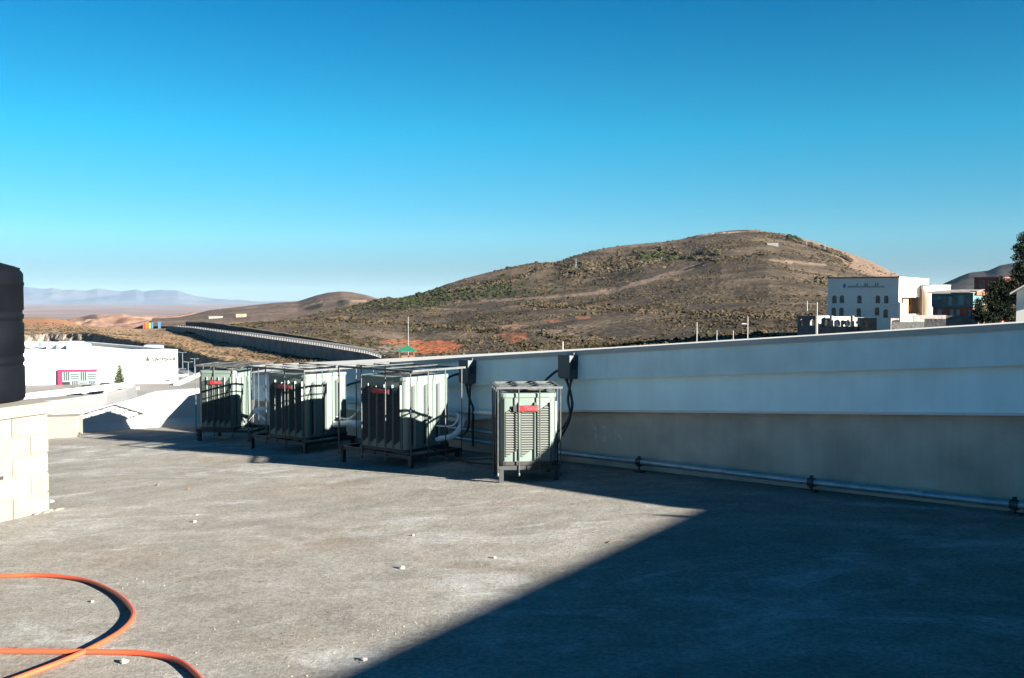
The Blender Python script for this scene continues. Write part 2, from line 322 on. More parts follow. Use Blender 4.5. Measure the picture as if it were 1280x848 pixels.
# ------------------------------------------------------------------ hills
m_hill = ground_mat('dry_hillside', [(.32, (.017, .0135, .0095)), (.44, (.034, .026, .018)), (.54, (.055, .041, .028)), (.64, (.086, .065, .045)), (.78, (.030, .023, .016))], .022, bump=1, bdist=1.2, bscale=.35, fine=.35)
FLK = [(930, 288.5), (965, 292), (985, 296.5), (1000, 303), (1020, 309), (1045, 321), (1060, 334), (1080, 345), (1150, 350)]
def hill_paint(px, p, c):
    row = rowof(p); q = noise.noise(Vector((p.x*.045, p.y*.045, 2)))+.5*noise.noise(Vector((p.x*.16, p.y*.16, 5)))
    def el(cx, cy, rx, ry): return ((px-cx)/rx)**2+((row-cy)/ry)**2+q*1.5 < .95
    if el(548, 434, 34, 9) : return (0.198, 0.063, 0.026, .9)
    if el(500, 428, 40, 3.5): return (0.187, 0.070, 0.034, .7)
    if el(640, 423, 22, 7): return (0.187, 0.070, 0.034, .8)
    if el(690, 401, 14, 3) or el(728, 396, 10, 3): return (0.182, 0.076, 0.040, .7)
    if el(645, 408, 16, 4): return (0.187, 0.109, 0.063, .7)
    if el(500, 436, 26, 5): return (0.121, 0.103, 0.081, .7)
    if el(590, 419, 46, 6): return (0.149, 0.103, 0.063, .5)
    if el(425, 398, 14, 3.5): return (0.165, 0.115, 0.076, .7)
    if el(470, 418, 45, 7): return (0.111, 0.081, 0.058, .5)
    if el(650, 432, 40, 4): return (0.071, 0.061, 0.040, .5)
    if el(860, 420, 50, 8) and q > .1: return (0.094, 0.070, 0.040, .5)
    s_ = interp(sil, px)[0]
    if 930 < px < 1150 and row < interp(FLK, px)[0]+q*1.5: return (0.112, 0.078, 0.056, .85)  # dry grass on the sunlit flank, its lit tone painted in as well
    if 740 < px <= 930 and row < s_+interp([(740, 1), (800, 4.5), (850, 4), (868, 3), (930, .5)], px)[0]+q: return (0.086, 0.063, 0.046, .8)
    if 560 < px < 694 and row < interp([(560, 359), (620, 349), (660, 341), (694, 330.5)], px)[0]+q*1.5: return (0.068, 0.048, 0.034, .7)
    # lighter dirt tracks
    for tr in TRACKS:
        rr_, wd = interp(tr, px) if tr[0][0] < px < tr[-1][0] else (None, 0)
        if rr_ and abs(row-rr_) < wd*1.15: return (0.149, 0.109, 0.081, .75)
    return (0, 0, 0, 0)
TRACKS = [[(600, 401, .7), (640, 412, 1.2), (700, 414, 1.6), (755, 429, 1.2)], [(650, 378, .8), (700, 381, 1.1), (800, 386, 1.0)], [(600, 377, 1.4), (700, 371, 1.8), (760, 365, 2.6), (800, 354, 3.0), (868, 334, 2.5)],
          [(780, 386.5, .8), (900, 391, .9), (1000, 395, .8)], [(700, 336, .8), (760, 335, .7)], [(530, 385, .8), (600, 388, .8), (660, 381, .8)], [(960, 325, 1.5), (1035, 332, 1.6)]]
# small hill at the left
m_hill2 = ground_mat('reddish_hillside', [(.35, (.048, .034, .027)), (.5, (.080, .057, .044)), (.65, (.115, .083, .063))], .02, bump=1, bdist=1.5, bscale=.12, fine=.2)
def p2(px, p, c):
    row = rowof(p)
    if 378 < px < 404 and abs(row-(384-(px-378)*.28)) < 1.2: return (.19, .13, .09, .8)
    if 380 < px < 403 and 0 < row-(386-(px-378)*.30) < 6-(403-px)*.15: return (.018, .016, .015, .85)  # shadow in the quarry notch, painted dark below the tan edge
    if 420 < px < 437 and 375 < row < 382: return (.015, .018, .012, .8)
    if 438 < px < 458 and 375 < row < 378.5: return (.20, .135, .09, .85)
    return (0, 0, 0, 0)
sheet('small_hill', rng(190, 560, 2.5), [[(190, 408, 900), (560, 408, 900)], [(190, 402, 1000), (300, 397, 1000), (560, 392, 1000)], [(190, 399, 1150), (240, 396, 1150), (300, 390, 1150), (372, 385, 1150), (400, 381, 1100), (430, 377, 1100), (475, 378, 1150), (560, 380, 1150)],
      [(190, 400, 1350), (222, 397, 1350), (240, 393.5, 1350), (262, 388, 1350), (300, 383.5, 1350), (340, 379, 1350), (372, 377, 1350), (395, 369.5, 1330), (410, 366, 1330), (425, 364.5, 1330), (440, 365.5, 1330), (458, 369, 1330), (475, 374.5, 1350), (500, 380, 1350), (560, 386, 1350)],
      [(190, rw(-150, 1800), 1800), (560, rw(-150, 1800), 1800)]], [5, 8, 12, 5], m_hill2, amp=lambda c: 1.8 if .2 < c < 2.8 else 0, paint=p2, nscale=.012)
# quarry cuts on that hill, the shadow in the notch painted dark
# main hill, far lobe
sil = [(230, 415), (300, 407), (360, 401), (400, 391), (440, 382), (470, 376), (486, 373.5), (500, 373), (530, 366.5), (560, 357), (600, 345), (640, 334.5), (660, 331), (672, 330), (684, 330), (692, 329.5), (700, 327.5), (720, 320), (745, 313), (760, 310), (780, 307), (800, 305), (830, 302.5), (850, 299.5), (870, 294.5), (900, 290), (918, 288), (935, 287.2), (950, 288), (965, 290.5), (985, 294.5), (1000, 298.5), (1040, 311), (1080, 326), (1100, 334.5), (1120, 344), (1150, 357), (1200, 376), (1300, 400), (1420, 420)]
rD = lambda px: 900+260*math.exp(-((px-900)/260)**2)
foot = [(230, 418, 520), (300, 414, 470), (350, 421, 420), (400, 427, 365), (445, 434, 320), (470, 440, 290), (520, 458, 240), (600, 458, 225), (700, 450, 215), (900, 436, 200), (1100, 424, 195), (1420, 415, 195)]
ridge2 = [(230, 414.8, 600), (300, 407, 620), (400, 396, 640), (500, 391, 640), (560, 386, 650), (600, 379, 660), (640, 374, 660), (700, 369, 665), (760, 363, 670), (800, 351, 690), (840, 341, 720), (870, 333, 760), (900, 324, 800), (960, 318, 830), (1040, 331, 820), (1120, 352, 800), (1200, 380, 700), (1420, 408, 500)]
mid = [(p, lerp(interp(ridge2, p)[0], r_, .45), lerp(interp(ridge2, p)[1]+60, rD(p), .45)) for p, r_ in sil]
back = [(p, r_+70, rD(p)+500) for p, r_ in sil]
def hill_curve(t): return [(px, lerp(interp(foot, px)[0], interp(ridge2, px)[0], t)+2.2*math.sin(px*.021+t*5)*math.sin(t*math.pi), lerp(interp(foot, px)[1], interp(ridge2, px)[1], t**1.35)) for px in range(230, 1425, 10)]
HC_ = rng(230, 1420, 2.5)
h_o, h_v, h_n = sheet('hill', HC_, [[(230, rw(-26, 420), 420), (400, rw(-30, 280), 280), (500, rw(-22, 200), 200), (900, rw(-17, 150), 150), (1420, rw(-10, 130), 130)], foot, hill_curve(.25), hill_curve(.5), hill_curve(.75), ridge2,
      [(p, r_+1.2, D+45) for p, r_, D in ridge2], mid, [(p, r_+.4, rD(p)-25) for p, r_ in sil], [(p, r_, rD(p)) for p, r_ in sil], back], [3, 12, 12, 12, 10, 4, 14, 14, 4, 5], m_hill,
      amp=lambda c: (2.2*min(1, (c-1)/1) if 1 < c < 5 else (3.0 if c < 8.2 else (1.0 if c < 9 else 0))) if c > 1 else 0, paint=hill_paint, nscale=.011)
# excavated scarp under the crest
def scarp():
    tab = [(868, 298, 296.5), (880, 299.5, 293.5), (890, 300.5, 292), (905, 300, 290.8), (925, 299.5, 289.8), (940, 299.5, 290), (955, 301, 292.5), (972, 303, 298.5)]
    b = MB(); vs = []; xs = rng(868, 972, 2); n = 5
    for px in xs:
        r0, r1 = interp(tab, px); D = rD(px)-60
        for k in range(n):
            t = k/(n-1); p = at(px, lerp(r0+1.5, r1, t), D+18*t+3*noise.noise(Vector((px*.2, k*.6, 0))))
            vs.append(tuple(p))
    for px in xs: vs.append(tuple(at(px, interp(sil, px)[0]+.6, rD(px)-12)))
    m_ = len(xs); fs = [(i*n+k, (i+1)*n+k, (i+1)*n+k+1, i*n+k+1) for i in range(m_-1) for k in range(n-1)]
    fs += [(i*n+n-1, (i+1)*n+n-1, m_*n+i+1, m_*n+i) for i in range(m_-1)]
    b.add(vs, fs); tag(b.build('hill_scarp', ground_mat('scarp_earth', [(.4, (.07, .055, .045)), (.6, (.16, .115, .09))], .05, attr=False)), kind='structure')
scarp()
# far dark hill at the right
sheet('far_hill', rng(1120, 1600, 5), [[(1120, rw(-10, 1500), 1500)], [(1120, 372, 1900), (1180, 368, 1900), (1600, 362, 1900)], [(1120, 374, 2400), (1165, 361, 2400), (1180, 354.5, 2400), (1200, 345.5, 2400), (1212, 341, 2400), (1235, 338.5, 2400), (1250, 332, 2400), (1262, 329.8, 2400), (1285, 325, 2400), (1340, 312, 2400), (1420, 318, 2400), (1600, 350, 2400)], [(1120, rw(-20, 3000), 3000)]], [3, 12, 4],
      ground_mat('dark_far_hillside', [(.35, (.02, .019, .018)), (.65, (.036, .032, .029))], .008, bump=1, bdist=5, bscale=.02, attr=False, fine=.05), amp=lambda c: 5 if .8 < c < 1.9 else 0, nscale=.006)

# ------------------------------------------------------------------ scrub on the hill (nobody could count it)
BV = []; BF = []
_t = [(0, 0, 1.0)]+[(math.cos(a)*.95, math.sin(a)*.95, .5+.12*(k % 2)) for k, a in enumerate([i*math.pi/3 for i in range(6)])]+[(math.cos(a)*.8, math.sin(a)*.8, -.15) for a in [i*math.pi/3+.5 for i in range(6)]]
_f = [(0, 1+k, 1+(k+1) % 6) for k in range(6)]+[(1+k, 7+k, 7+(k+1) % 6, 1+(k+1) % 6) for k in range(6)]
class Bushes:
    def __init__(s): s.v = []; s.f = []
    def add(s, p, r_, h, rg):
        n = len(s.v); a = rg.uniform(0, 6.28); ca, sa = math.cos(a), math.sin(a)
        for x, y, z in _t:
            j = rg.uniform(.65, 1.25); s.v.append((p[0]+(x*ca-y*sa)*r_*j, p[1]+(x*sa+y*ca)*r_*j, p[2]+z*h*rg.uniform(.8, 1.15)))
        s.f += [tuple(i+n for i in f) for f in _f]
    def build(s, name, m):
        me = bpy.data.meshes.new(name); me.from_pydata(s.v, [], s.f); me.materials.append(m); o = bpy.data.objects.new(name, me); COL.objects.link(o); return o
rg = random.Random(5)
def hill_pt(i, j, u, v):
    n = h_n; a = Vector(h_v[i*n+j]); b_ = Vector(h_v[(i+1)*n+j]); c = Vector(h_v[i*n+j+1]); d = Vector(h_v[(i+1)*n+j+1])
    return a.lerp(b_, u).lerp(c.lerp(d, u), v)
B1 = Bushes(); B2 = Bushes(); cnt = 0; NI = len(HC_)-1; grove = []
while cnt < 34000:
    i = rg.randrange(NI); j = rg.randrange(3, h_n-6); p = hill_pt(i, j, rg.random(), rg.random()); px = HC_[i]; row = rowof(p)
    if row > 455: continue
    den = .42+1.3*noise.noise(Vector((p.x*.018, p.y*.018, 4)))+.5*noise.noise(Vector((p.x*.06, p.y*.06, 8)))
    gr = hill_paint(px, p, 0)
    if gr[3] > 0 and gr[0] > .085: den *= .10
    if rg.random() > den: continue
    cnt += 1
    D = p.y; r_ = rg.uniform(.22, .58)*(.7+D/900)*(.7+.6*rg.random()); r_ *= (1.9 if rg.random() < .05 else 1); B1.add(p, r_, r_*rg.uniform(.6, .95), rg)
    if rg.random() < .03: B2.add(p+Vector((rg.uniform(-2, 2), 0, 0)), r_*1.1, r_*1.1, rg)
# hedges along the dark tracks
def along(tab, dens, size, B, jr=.8):
    size *= .62
    for _ in range(dens):
        px = rg.uniform(tab[0][0], tab[-1][0]); row, = interp(tab, px); row += rg.gauss(0, jr); i = min(NI-1, max(0, int((px-230)/2.5))); best = None
        for j in range(12, h_n-6):
            p = Vector(h_v[i*h_n+j])
            if rowof(p) <= row: best = hill_pt(i, j-1, rg.random(), rg.random()); break
        if best is not None: r_ = size*rg.uniform(.6, 1.3)*best.y/500; B.add(best, r_, r_, rg)
DT = [[(400, 400), (484, 403), (556, 410), (631, 416)], [(650, 380), (720, 384), (800, 389)], [(780, 389), (900, 393), (960, 396), (1035, 398)], [(678, 416), (705, 424), (753, 427)], [(400, 372+12), (440, 380), (486, 374)],
      [(560, 355+10), (640, 352), (690, 331), (760, 330)], [(790, 330), (850, 322), (900, 326), (960, 318)], [(985, 297), (1010, 306), (1045, 316), (1065, 327)]]
for t in DT: along(t, 420, 1.5, B1)
along([(880, 315), (900, 318)], 60, 2, B1, 2); along([(1020, 352), (1036, 353)], 60, 2.2, B1, 1.5); along([(700, 345), (850, 316)], 500, 1.6, B1, 6)
tag(B1.build('dry_scrub', M['scrub']), 'dry brown scrub covering the slopes of the big hill', 'scrub', kind='stuff')
along([(985, 297), (1000, 302)], 20, 2.4, B2, 1); along([(470, 380), (600, 368), (700, 352)], 220, 1.2, B2, 8); along([(500, 376), (640, 362)], 170, 1.9, B2, 5); along([(800, 325), (845, 322)], 60, 2.5, B2, 3)
along([(430, 385), (560, 378)], 160, 1.3, B2, 3)
tag(B2.build('green_scrub', M['leaf_hill']), 'grey green bushes massed in the fold of the hill', 'bushes', kind='stuff')
# scrub on the plateau rims and the foot of the small hill
B3 = Bushes()
for _ in range(2600):
    px = rg.uniform(20, 470); t = rg.random()
    r1, D1 = interp(clif, px); r2, D2 = interp(wallb, px)
    t = rg.random()**2 if rg.random() < .5 else rg.random(); p = at(px, lerp(r1, r2, t), lerp(D1, D2, t)); r_ = rg.uniform(.25, .7); B3.add(p, r_, r_*.8, rg)
tag(B3.build('plateau_scrub', M['scrub']), 'low dry tufts dotted over the tan plateau above the cliff', 'scrub', kind='stuff')

# ------------------------------------------------------------------ road with its retaining wall
RW = [(207, 411.2, 409.6, 598), (216, 413.2, 408.2, 575), (240, 418.5, 410.0, 520), (300, 432, 418.6, 400), (350, 441, 425.6, 350), (400, 449, 432.6, 310), (440, 455, 439.2, 289), (458, 458, 442.3, 283), (480, 462, 449, 276)]
rt = empty('retaining_wall', at(300, 432, 400)); tag(rt, 'dark stone retaining wall carrying the curved road above the plateau', 'retaining wall')
def road_pts(dy, dz, xs):
    out = []
    for px in xs:
        rb, r1, D = interp(RW, px); p = at(px, r1, D); out.append(Vector((p.x+dy*.45, p.y+dy*.9, p.z+dz)))
    return out
xs = rng(207, 480, 3); b = MB(); vs = []
for px in xs:
    rb, r1, D = interp(RW, px); lo = at(px, rb+1.2, D-.4); hi = at(px, r1, D); vs += [tuple(lo), tuple(hi), (hi.x+.3, hi.y+.8, hi.z), (lo.x+.4, lo.y+1.2, lo.z)]
b.add(vs, [(i*4+k, (i+1)*4+k, (i+1)*4+(k+1) % 4, i*4+(k+1) % 4) for i in range(len(xs)-1) for k in range(4)])
K2(b.build('wall_face', M['stonewall']), rt)
A0 = road_pts(.8, .02, xs); A1 = road_pts(9.5, .35, xs); b = MB()
b.add([tuple(v) for pr in zip(A0, A1) for v in pr], [(2*i, 2*i+2, 2*i+3, 2*i+1) for i in range(len(xs)-1)]); tag(b.build('road', M['kerb']), kind='structure')
b = MB(); A2 = road_pts(1.5, .10, xs); A3 = road_pts(8.6, .36, xs)
b.add([tuple(v+Vector((0, 0, .03))) for pr in zip(A2, A3) for v in pr], [(2*i, 2*i+2, 2*i+3, 2*i+1) for i in range(len(xs)-1)]); tag(b.build('road_surface', M['asphalt']), kind='structure')
rl = empty('road_railing', at(300, 418.6, 400)); tag(rl, 'white post and rail barrier along the edge of the curved road', 'railing')
b = MB(); P = road_pts(.4, .95, xs)
for a, c in zip(P, P[1:]): b.bar(a, c, .12, .14)
K2(b.build('rail', M['kerb']), rl)
P = road_pts(.4, .0, rng(222, 475, 3.1))
for q in P[:90]:
    b = MB(); b.box(q.x-.09, q.x+.09, q.y-.09, q.y+.09, q.z-.1, q.z+.92); K2(b.build('post', M['kerb']), rl)
b = MB(); P_ = [at(px, r_+.9, D_-1.5) for px, r_, D_ in ((300, 433.2, 399), (340, 440.2, 358), (370, 445, 334), (400, 450, 310), (432, 455, 291))]
vs = []
for p_ in P_: vs += [tuple(p_), (p_.x-1.4, p_.y-2.2, p_.z-.02), (p_.x-1.4, p_.y-2.2, p_.z-.9), (p_.x, p_.y, p_.z-.9)]
b.add(vs, [(i*4+k, (i+1)*4+k, (i+1)*4+(k+1) % 4, i*4+(k+1) % 4) for i in range(4) for k in range(4)]); tag(b.build('footpath', M['kerb']), kind='structure')
# cut bank behind the road
bank = [(232, 408.5, 402.8, 560), (262, 410, 403.5, 500), (300, 414.5, 409, 430), (340, 420, 415, 385), (400, 429, 424, 335), (440, 438, 431, 306), (450, 441, 436.5, 300)]
b = MB(); vs = []; xs2 = rng(232, 452, 3)
for px in xs2:
    r0, r1, D = interp(bank, px); D += 14; j = noise.noise(Vector((px*.12, 0, 0)))*.7
    vs += [tuple(at(px, r0+2, D-1)), tuple(at(px, r1+j, D+1.5)), tuple(at(px, r1-1.2+j, D+22))]
b.add(vs, [(i*3+k, (i+1)*3+k, (i+1)*3+k+1, i*3+k+1) for i in range(len(xs2)-1) for k in range(2)])
tag(b.build('cut_bank', ground_mat('bank_earth', [(.4, (.045, .035, .028)), (.6, (.08, .058, .042))], .1, attr=False)), kind='structure')

# ------------------------------------------------------------------ department store
st = empty('department_store', at(222, 486, 262)); tag(st, 'large blank white department store in the valley with a magenta framed entrance', 'store')
s0 = at(222, 437, 260); sz0 = ZV-1.2; ztop = s0.z
sl_ = at(-200, 437, 248); back_r = at(112, 427.5, 1); tD = (HC-ztop-.0)*F/(427.5-372); back_r = at(112, 427.5, tD)
FX = [(s0.x, s0.y), (back_r.x, back_r.y), (back_r.x-150, back_r.y-6), (sl_.x, sl_.y)]
b = MB(); b.prism(FX, sz0, ztop-.9); K2(b.build('wall_block', M['store']), st)
def ring(P, w_, z0, z1, m, name):
    b = MB(); n = len(P); c = Vector((sum(p[0] for p in P)/n, sum(p[1] for p in P)/n))
    I = [tuple(Vector(p)+(c-Vector(p)).normalized()*w_) for p in P]; O = [tuple(Vector(p)-(c-Vector(p)).normalized()*.03) for p in P]
    vs = [(*p, z0) for p in O]+[(*p, z1) for p in O]+[(*p, z1) for p in I]+[(*p, z0) for p in I]
    fs = []
    for k in range(4):
        for i in range(n): fs.append((k*n+i, k*n+(i+1) % n, ((k+1) % 4)*n+(i+1) % n, ((k+1) % 4)*n+i))
    b.add(vs, fs); return K2(b.build(name, m), st)
ring(FX, 1.2, ztop-.9, ztop, M['store'], 'roof_parapet')
def roofp(px, row, z=None):
    z = ztop if z is None else z; d = ray(px, row); t = (z-HC)/d.z; return Vector((t*d.x, t*d.y, z))
def roof_box(name, quad, h, m):
    z = ztop-.85; P = [roofp(px, r_, z) for px, r_ in quad]; b = MB(); b.prism([(p.x, p.y) for p in P], z, z+h); return K2(b.build(name, m), st)
roof_box('raised_roof', [(60, 436.3), (114, 436.0), (104, 432.2), (76, 432.2)], 1.4, M['store'])
roof_box('roof_shade_box', [(83, 437.0), (110, 436.9), (108, 434.8), (76, 432.8)], 1.0, M['shade_blue'])  # box standing for the rooftop shade, coloured shade blue
roof_box('plant_screen', [(180, 436.8), (205, 436.6), (196, 435.2), (184, 434.9)], 1.1, M['shade_blue'])
for k, (px, r_) in enumerate(((40, 435.5), (50, 434.2), (60, 436), (68, 434.6), (34, 434), (72, 436.2))):
    roof_box('rooftop_unit', [(px-2, r_+.6), (px+2, r_+.6), (px+2, r_-.4), (px-2, r_-.4)], 1.2, M['signgrey'] if k % 2 else M['store'])
fd = (Vector((s0.x, s0.y))-Vector((sl_.x, sl_.y))).normalized(); fn = Vector((fd.y, -fd.x))
def fpt(px, row, off=0):                    # point on the store front
    A = Vector((s0.x, s0.y))+fn*off; d = ray(px, row); t = (A.x*fd.y-A.y*fd.x)/(d.x*fd.y-d.y*fd.x); return Vector((t*d.x, t*d.y, HC+t*d.z))
def fbox(b, x0, x1, r0, r1, o0, o1):        # slab on the front from px x0..x1, rows r0 (top)..r1
    a = fpt(x0, r0); c = fpt(x1, r0); zl = fpt(x0, r1).z; zt = a.z; P = []
    for o_ in (o0, o1):
        for q, z in ((a, zl), (c, zl), (c, zt), (a, zt)): P.append((q.x+fn.x*o_, q.y+fn.y*o_, z))
    b.add(P, [(0, 1, 2, 3), (7, 6, 5, 4), (0, 4, 5, 1), (1, 5, 6, 2), (2, 6, 7, 3), (3, 7, 4, 0)])
b = MB(); fbox(b, 73.6, 78.2, 462.0, 488, .01, .9); fbox(b, 78.2, 122, 462.0, 464.4, .01, .7)
K2(b.build('entrance_frame', M['magenta']), st)
b = MB(); fbox(b, 78.3, 121, 464.7, 485.5, .01, .35); pn = K2(b.build('entrance_panel', M['panel']), st)
b = MB()
cw = 10.6; k = 0
for rr_ in range(2):
    for c_ in range(4):
        x0 = 78.6+c_*cw-(0 if rr_ == 0 else -0); y0 = 465.2+rr_*11
        for q in range(1, 4):
            if (c_+rr_) % 2 == 0: fbox(b, x0+q*cw/4-.4, x0+q*cw/4+.4, y0, y0+10.4, .351, .50)
            else: fbox(b, x0+.4, x0+cw-.4, y0+q*2.75-.35, y0+q*2.75+.35, .351, .50)
o = b.build('woven_grooves', M['groove']); o.data.transform(Matrix.Translation(-st.location)); o.parent = pn
b = MB(); fbox(b, 79.5, 88, 477.5, 486, .51, .6); K2(b.build('doorway', M['glass']), st)
def text_part(body, size, m, name, parent, Mx, width=None):
    cu = bpy.data.curves.new('t', 'FONT'); cu.body = body; cu.size = size; cu.extrude = .03; cu.offset = size*.03
    to = bpy.data.objects.new('t', cu); COL.objects.link(to); bpy.context.view_layer.update()
    dg = bpy.context.evaluated_depsgraph_get(); me = bpy.data.meshes.new_from_object(to.evaluated_get(dg)); bpy.data.objects.remove(to)
    me.materials.clear(); me.materials.append(m)
    w0 = max(v.co.x for v in me.vertices)
    if width: me.transform(Matrix.Scale(width/w0, 4))
    me.transform(Mx); o = bpy.data.objects.new(name, me); COL.objects.link(o); return K2(o, parent)
a = fpt(190.5, 451.2, .12); c = fpt(219, 451.2, .12)
Mx = Matrix.Translation(a) @ Matrix.Rotation(math.atan2(fd.y, fd.x), 4, 'Z') @ Matrix.Rotation(math.pi/2, 4, 'X')
text_part('Liverpool', 2, M['lettering'], 'lettering', st, Mx, (c-a).length)
b = MB(); fbox(b, 182.8, 186.8, 449.2, 451.4, .01, .15); fbox(b, 183.4, 185.4, 446.3, 449.0, .01, .15); fbox(b, 185.6, 187, 448, 449.0, .01, .15)
K2(b.build('emblem', M['lettering']), st)
b = MB(); fbox(b, 208, 213, 475, 476.4, .01, .5); K2(b.build('wall_vent', M['lettering']), st)

# trees made of leaves ------------------------------------------------
def leafy(name, base, blobs, nl, ls, m, label, cat='tree', trunk=None, group=None, seed=1, smp=None):
    rg = random.Random(seed); e = empty(name, base); tag(e, label, cat, group)
    b = MB(); vs = []; fs = []; tw = sum(bl[3]**2*bl[4] for bl in blobs)
    for (x, y, z, r_, rz) in blobs:
        k = int(nl*(r_*r_*rz)/tw)
        for _ in range(k):
            u = rg.gauss(0, 1); v = rg.gauss(0, 1); w_ = rg.gauss(0, 1); L_ = math.sqrt(u*u+v*v+w_*w_)+1e-6; q = rg.random()**.45*rg.uniform(.75, 1.12)
            c = Vector((x+u/L_*r_*q, y+v/L_*r_*q, z+w_/L_*rz*q)); s = ls*rg.uniform(.6, 1.5)
            a = Vector((rg.gauss(0, 1), rg.gauss(0, 1), rg.gauss(0, 1))).normalized(); t = a.cross(Vector((rg.gauss(0, 1), rg.gauss(0, 1), rg.gauss(0, 1)))).normalized()
            n = len(vs); vs += [tuple(c-a*s), tuple(c+t*s*.5), tuple(c+a*s), tuple(c-t*s*.5)]; fs.append((n, n+1, n+2, n+3))
    b.v = vs; b.f = fs; b.build('crown', m, e)
    b = MB()
    tt = trunk or [((0, 0, -.5), .25), ((0, 0, blobs[0][2]), .12)]
    b.tube([p for p, _ in tt], 1, 8, rr=[r_ for _, r_ in tt])
    for (x, y, z, r_, rz) in blobs[:6]:
        b.tube([(tt[0][0][0]*.3+x*.05, y*.05, max(.3, z-rz*1.1)*.6), (x*.6, y*.6, z-rz*.4), (x, y, z+rz*.3)], 1, 5, rr=[tt[-1][1]*.9, tt[-1][1]*.55, .02])
    b.build('trunk', M['bark'], e); return e
q = at(150, 487.5, 236); H_ = (487.5-453)*236/F
bl = [(random.uniform(-.15, .15)*(1-t), random.uniform(-.2, .2), H_*(.10+.86*t), 1.55*(1-t)+.28, .75) for t in [k/9 for k in range(10)]]
leafy('conifer', q, bl, 3600, .16, M['leaf_green'], 'dark green cone shaped conifer standing in front of the white store', trunk=[((0, 0, -.5), .2), ((0, 0, H_*.9), .04)], seed=3)
def pole(px, r0, r1, D, label, r_=.08, m='pole', arm=None, name='utility_pole', cat='pole', group='pale poles standing beyond the parapet wall'):
    lo = at(px, r1, D); hi = at(px, r0, D); e = empty(name, lo); tag(e, label, cat, group); h = hi.z-lo.z
    b = MB(); b.tube([(0, 0, -1), (0, 0, h)], 1, 8, rr=[r_*.8, r_*.58]); b.build('shaft', M[m], e)
    if arm:
        b = MB(); 
        for dx, dz, L_ in arm: b.tube([(0, 0, h+dz), (dx*L_, 0, h+dz+.12*abs(L_))], r_*.5, 6); b.box(dx*L_-.3, dx*L_+.3, -.12, .12, h+dz+.12*abs(L_)-.06, h+dz+.12*abs(L_)+.08)
        b.build('lamp_arm', M[m], e)
    return e
pole(168, 480, 489, 225, 'short white post beside the conifer', .14, name='bollard_post', cat='post', group=None)
for px, r0, r1, D, lab in ((228.5, 441, 465, 300, 'twin armed parking lamp nearest the corner of the white store'), (235.5, 453, 474, 262, 'lower parking lamp with bright double heads'), (243.5, 449, 467, 290, 'parking lamp seen just left of the leftmost cage')):
    pole(px, r0, r1, D, lab, .12, 'signgrey', arm=[(1, 0, .9), (-1, 0, .9)], name='parking_lamp', cat='lamp post', group='lamps in the store parking')
# kerbs and islands of the parking
def strip_at(name, pxr, w_, h, m, kind='structure'):
    b = MB(); P = []
    for px, row in pxr:
        d = ray(px, row); t = (ZV+.1-HC)/d.z; P.append(Vector((t*d.x, t*d.y, ZV-.4)))
    for a, c in zip(P, P[1:]): b.bar(a, c, w_, h)
    return tag(b.build(name, M[m]), kind=kind)
strip_at('pavement', [(221, 479), (240, 471), (262, 462)], 1.6, 1.2, 'white')
strip_at('kerb', [(30, 495), (100, 489), (150, 487), (170, 484)], 2.0, 1.2, 'kerb')
strip_at('kerb', [(222, 462), (262, 457)], 2.5, 1.2, 'kerb')
def car(px, row, D, rz, m, label):
    e = empty('parked_car', at(px, row, D), rz); tag(e, label, 'car', 'cars in the store parking')
    b = MB(); prof_ = [(-2.1, .35), (-2.15, .75), (-1.2, .9), (1.3, .9), (2.1, .75), (2.1, .35)]
    n = len(prof_); b.add([(x, -.85, z) for x, z in prof_]+[(x, .85, z) for x, z in prof_], [tuple(range(n)), tuple(range(2*n-1, n-1, -1))]+[(i, i+n, (i+1) % n+n, (i+1) % n) for i in range(n)]); b.build('body', M[m], e)
    b = MB(); b.add([(x, y, z) for y, s in ((-.8, 1), (.8, 1)) for x, z in ((-1.3, .9), (-.9, 1.42), (.5, 1.42), (1.1, .9))], [(0, 1, 2, 3), (7, 6, 5, 4), (0, 4, 5, 1), (1, 5, 6, 2), (2, 6, 7, 3)]); b.build('cabin', M['glass'], e)
    for x in (-1.35, 1.35):
        for y in (-.8, .8):
            b = MB(); b.tube([(x, y-.1, .32), (x, y+.1, .32)], .32, 12); b.build('wheel', M['rubber'], e)
def vz(px, row):
    d = ray(px, row); t = (ZV-HC)/d.z; return t*d.y
car(229, 467, 296, .3, 'car_d', 'dark car parked right of the white store'); car(226, 472, 280, .4, 'car_w', 'white car parked right of the white store')
car(110, 488, 226, .2, 'car_d', 'dark car in front of the magenta framed entrance'); car(132, 486, 232, .1, 'car_d', 'dark car between the entrance and the conifer'); car(142, 486.5, 228, .1, 'car_w', 'pale car just left of the conifer')

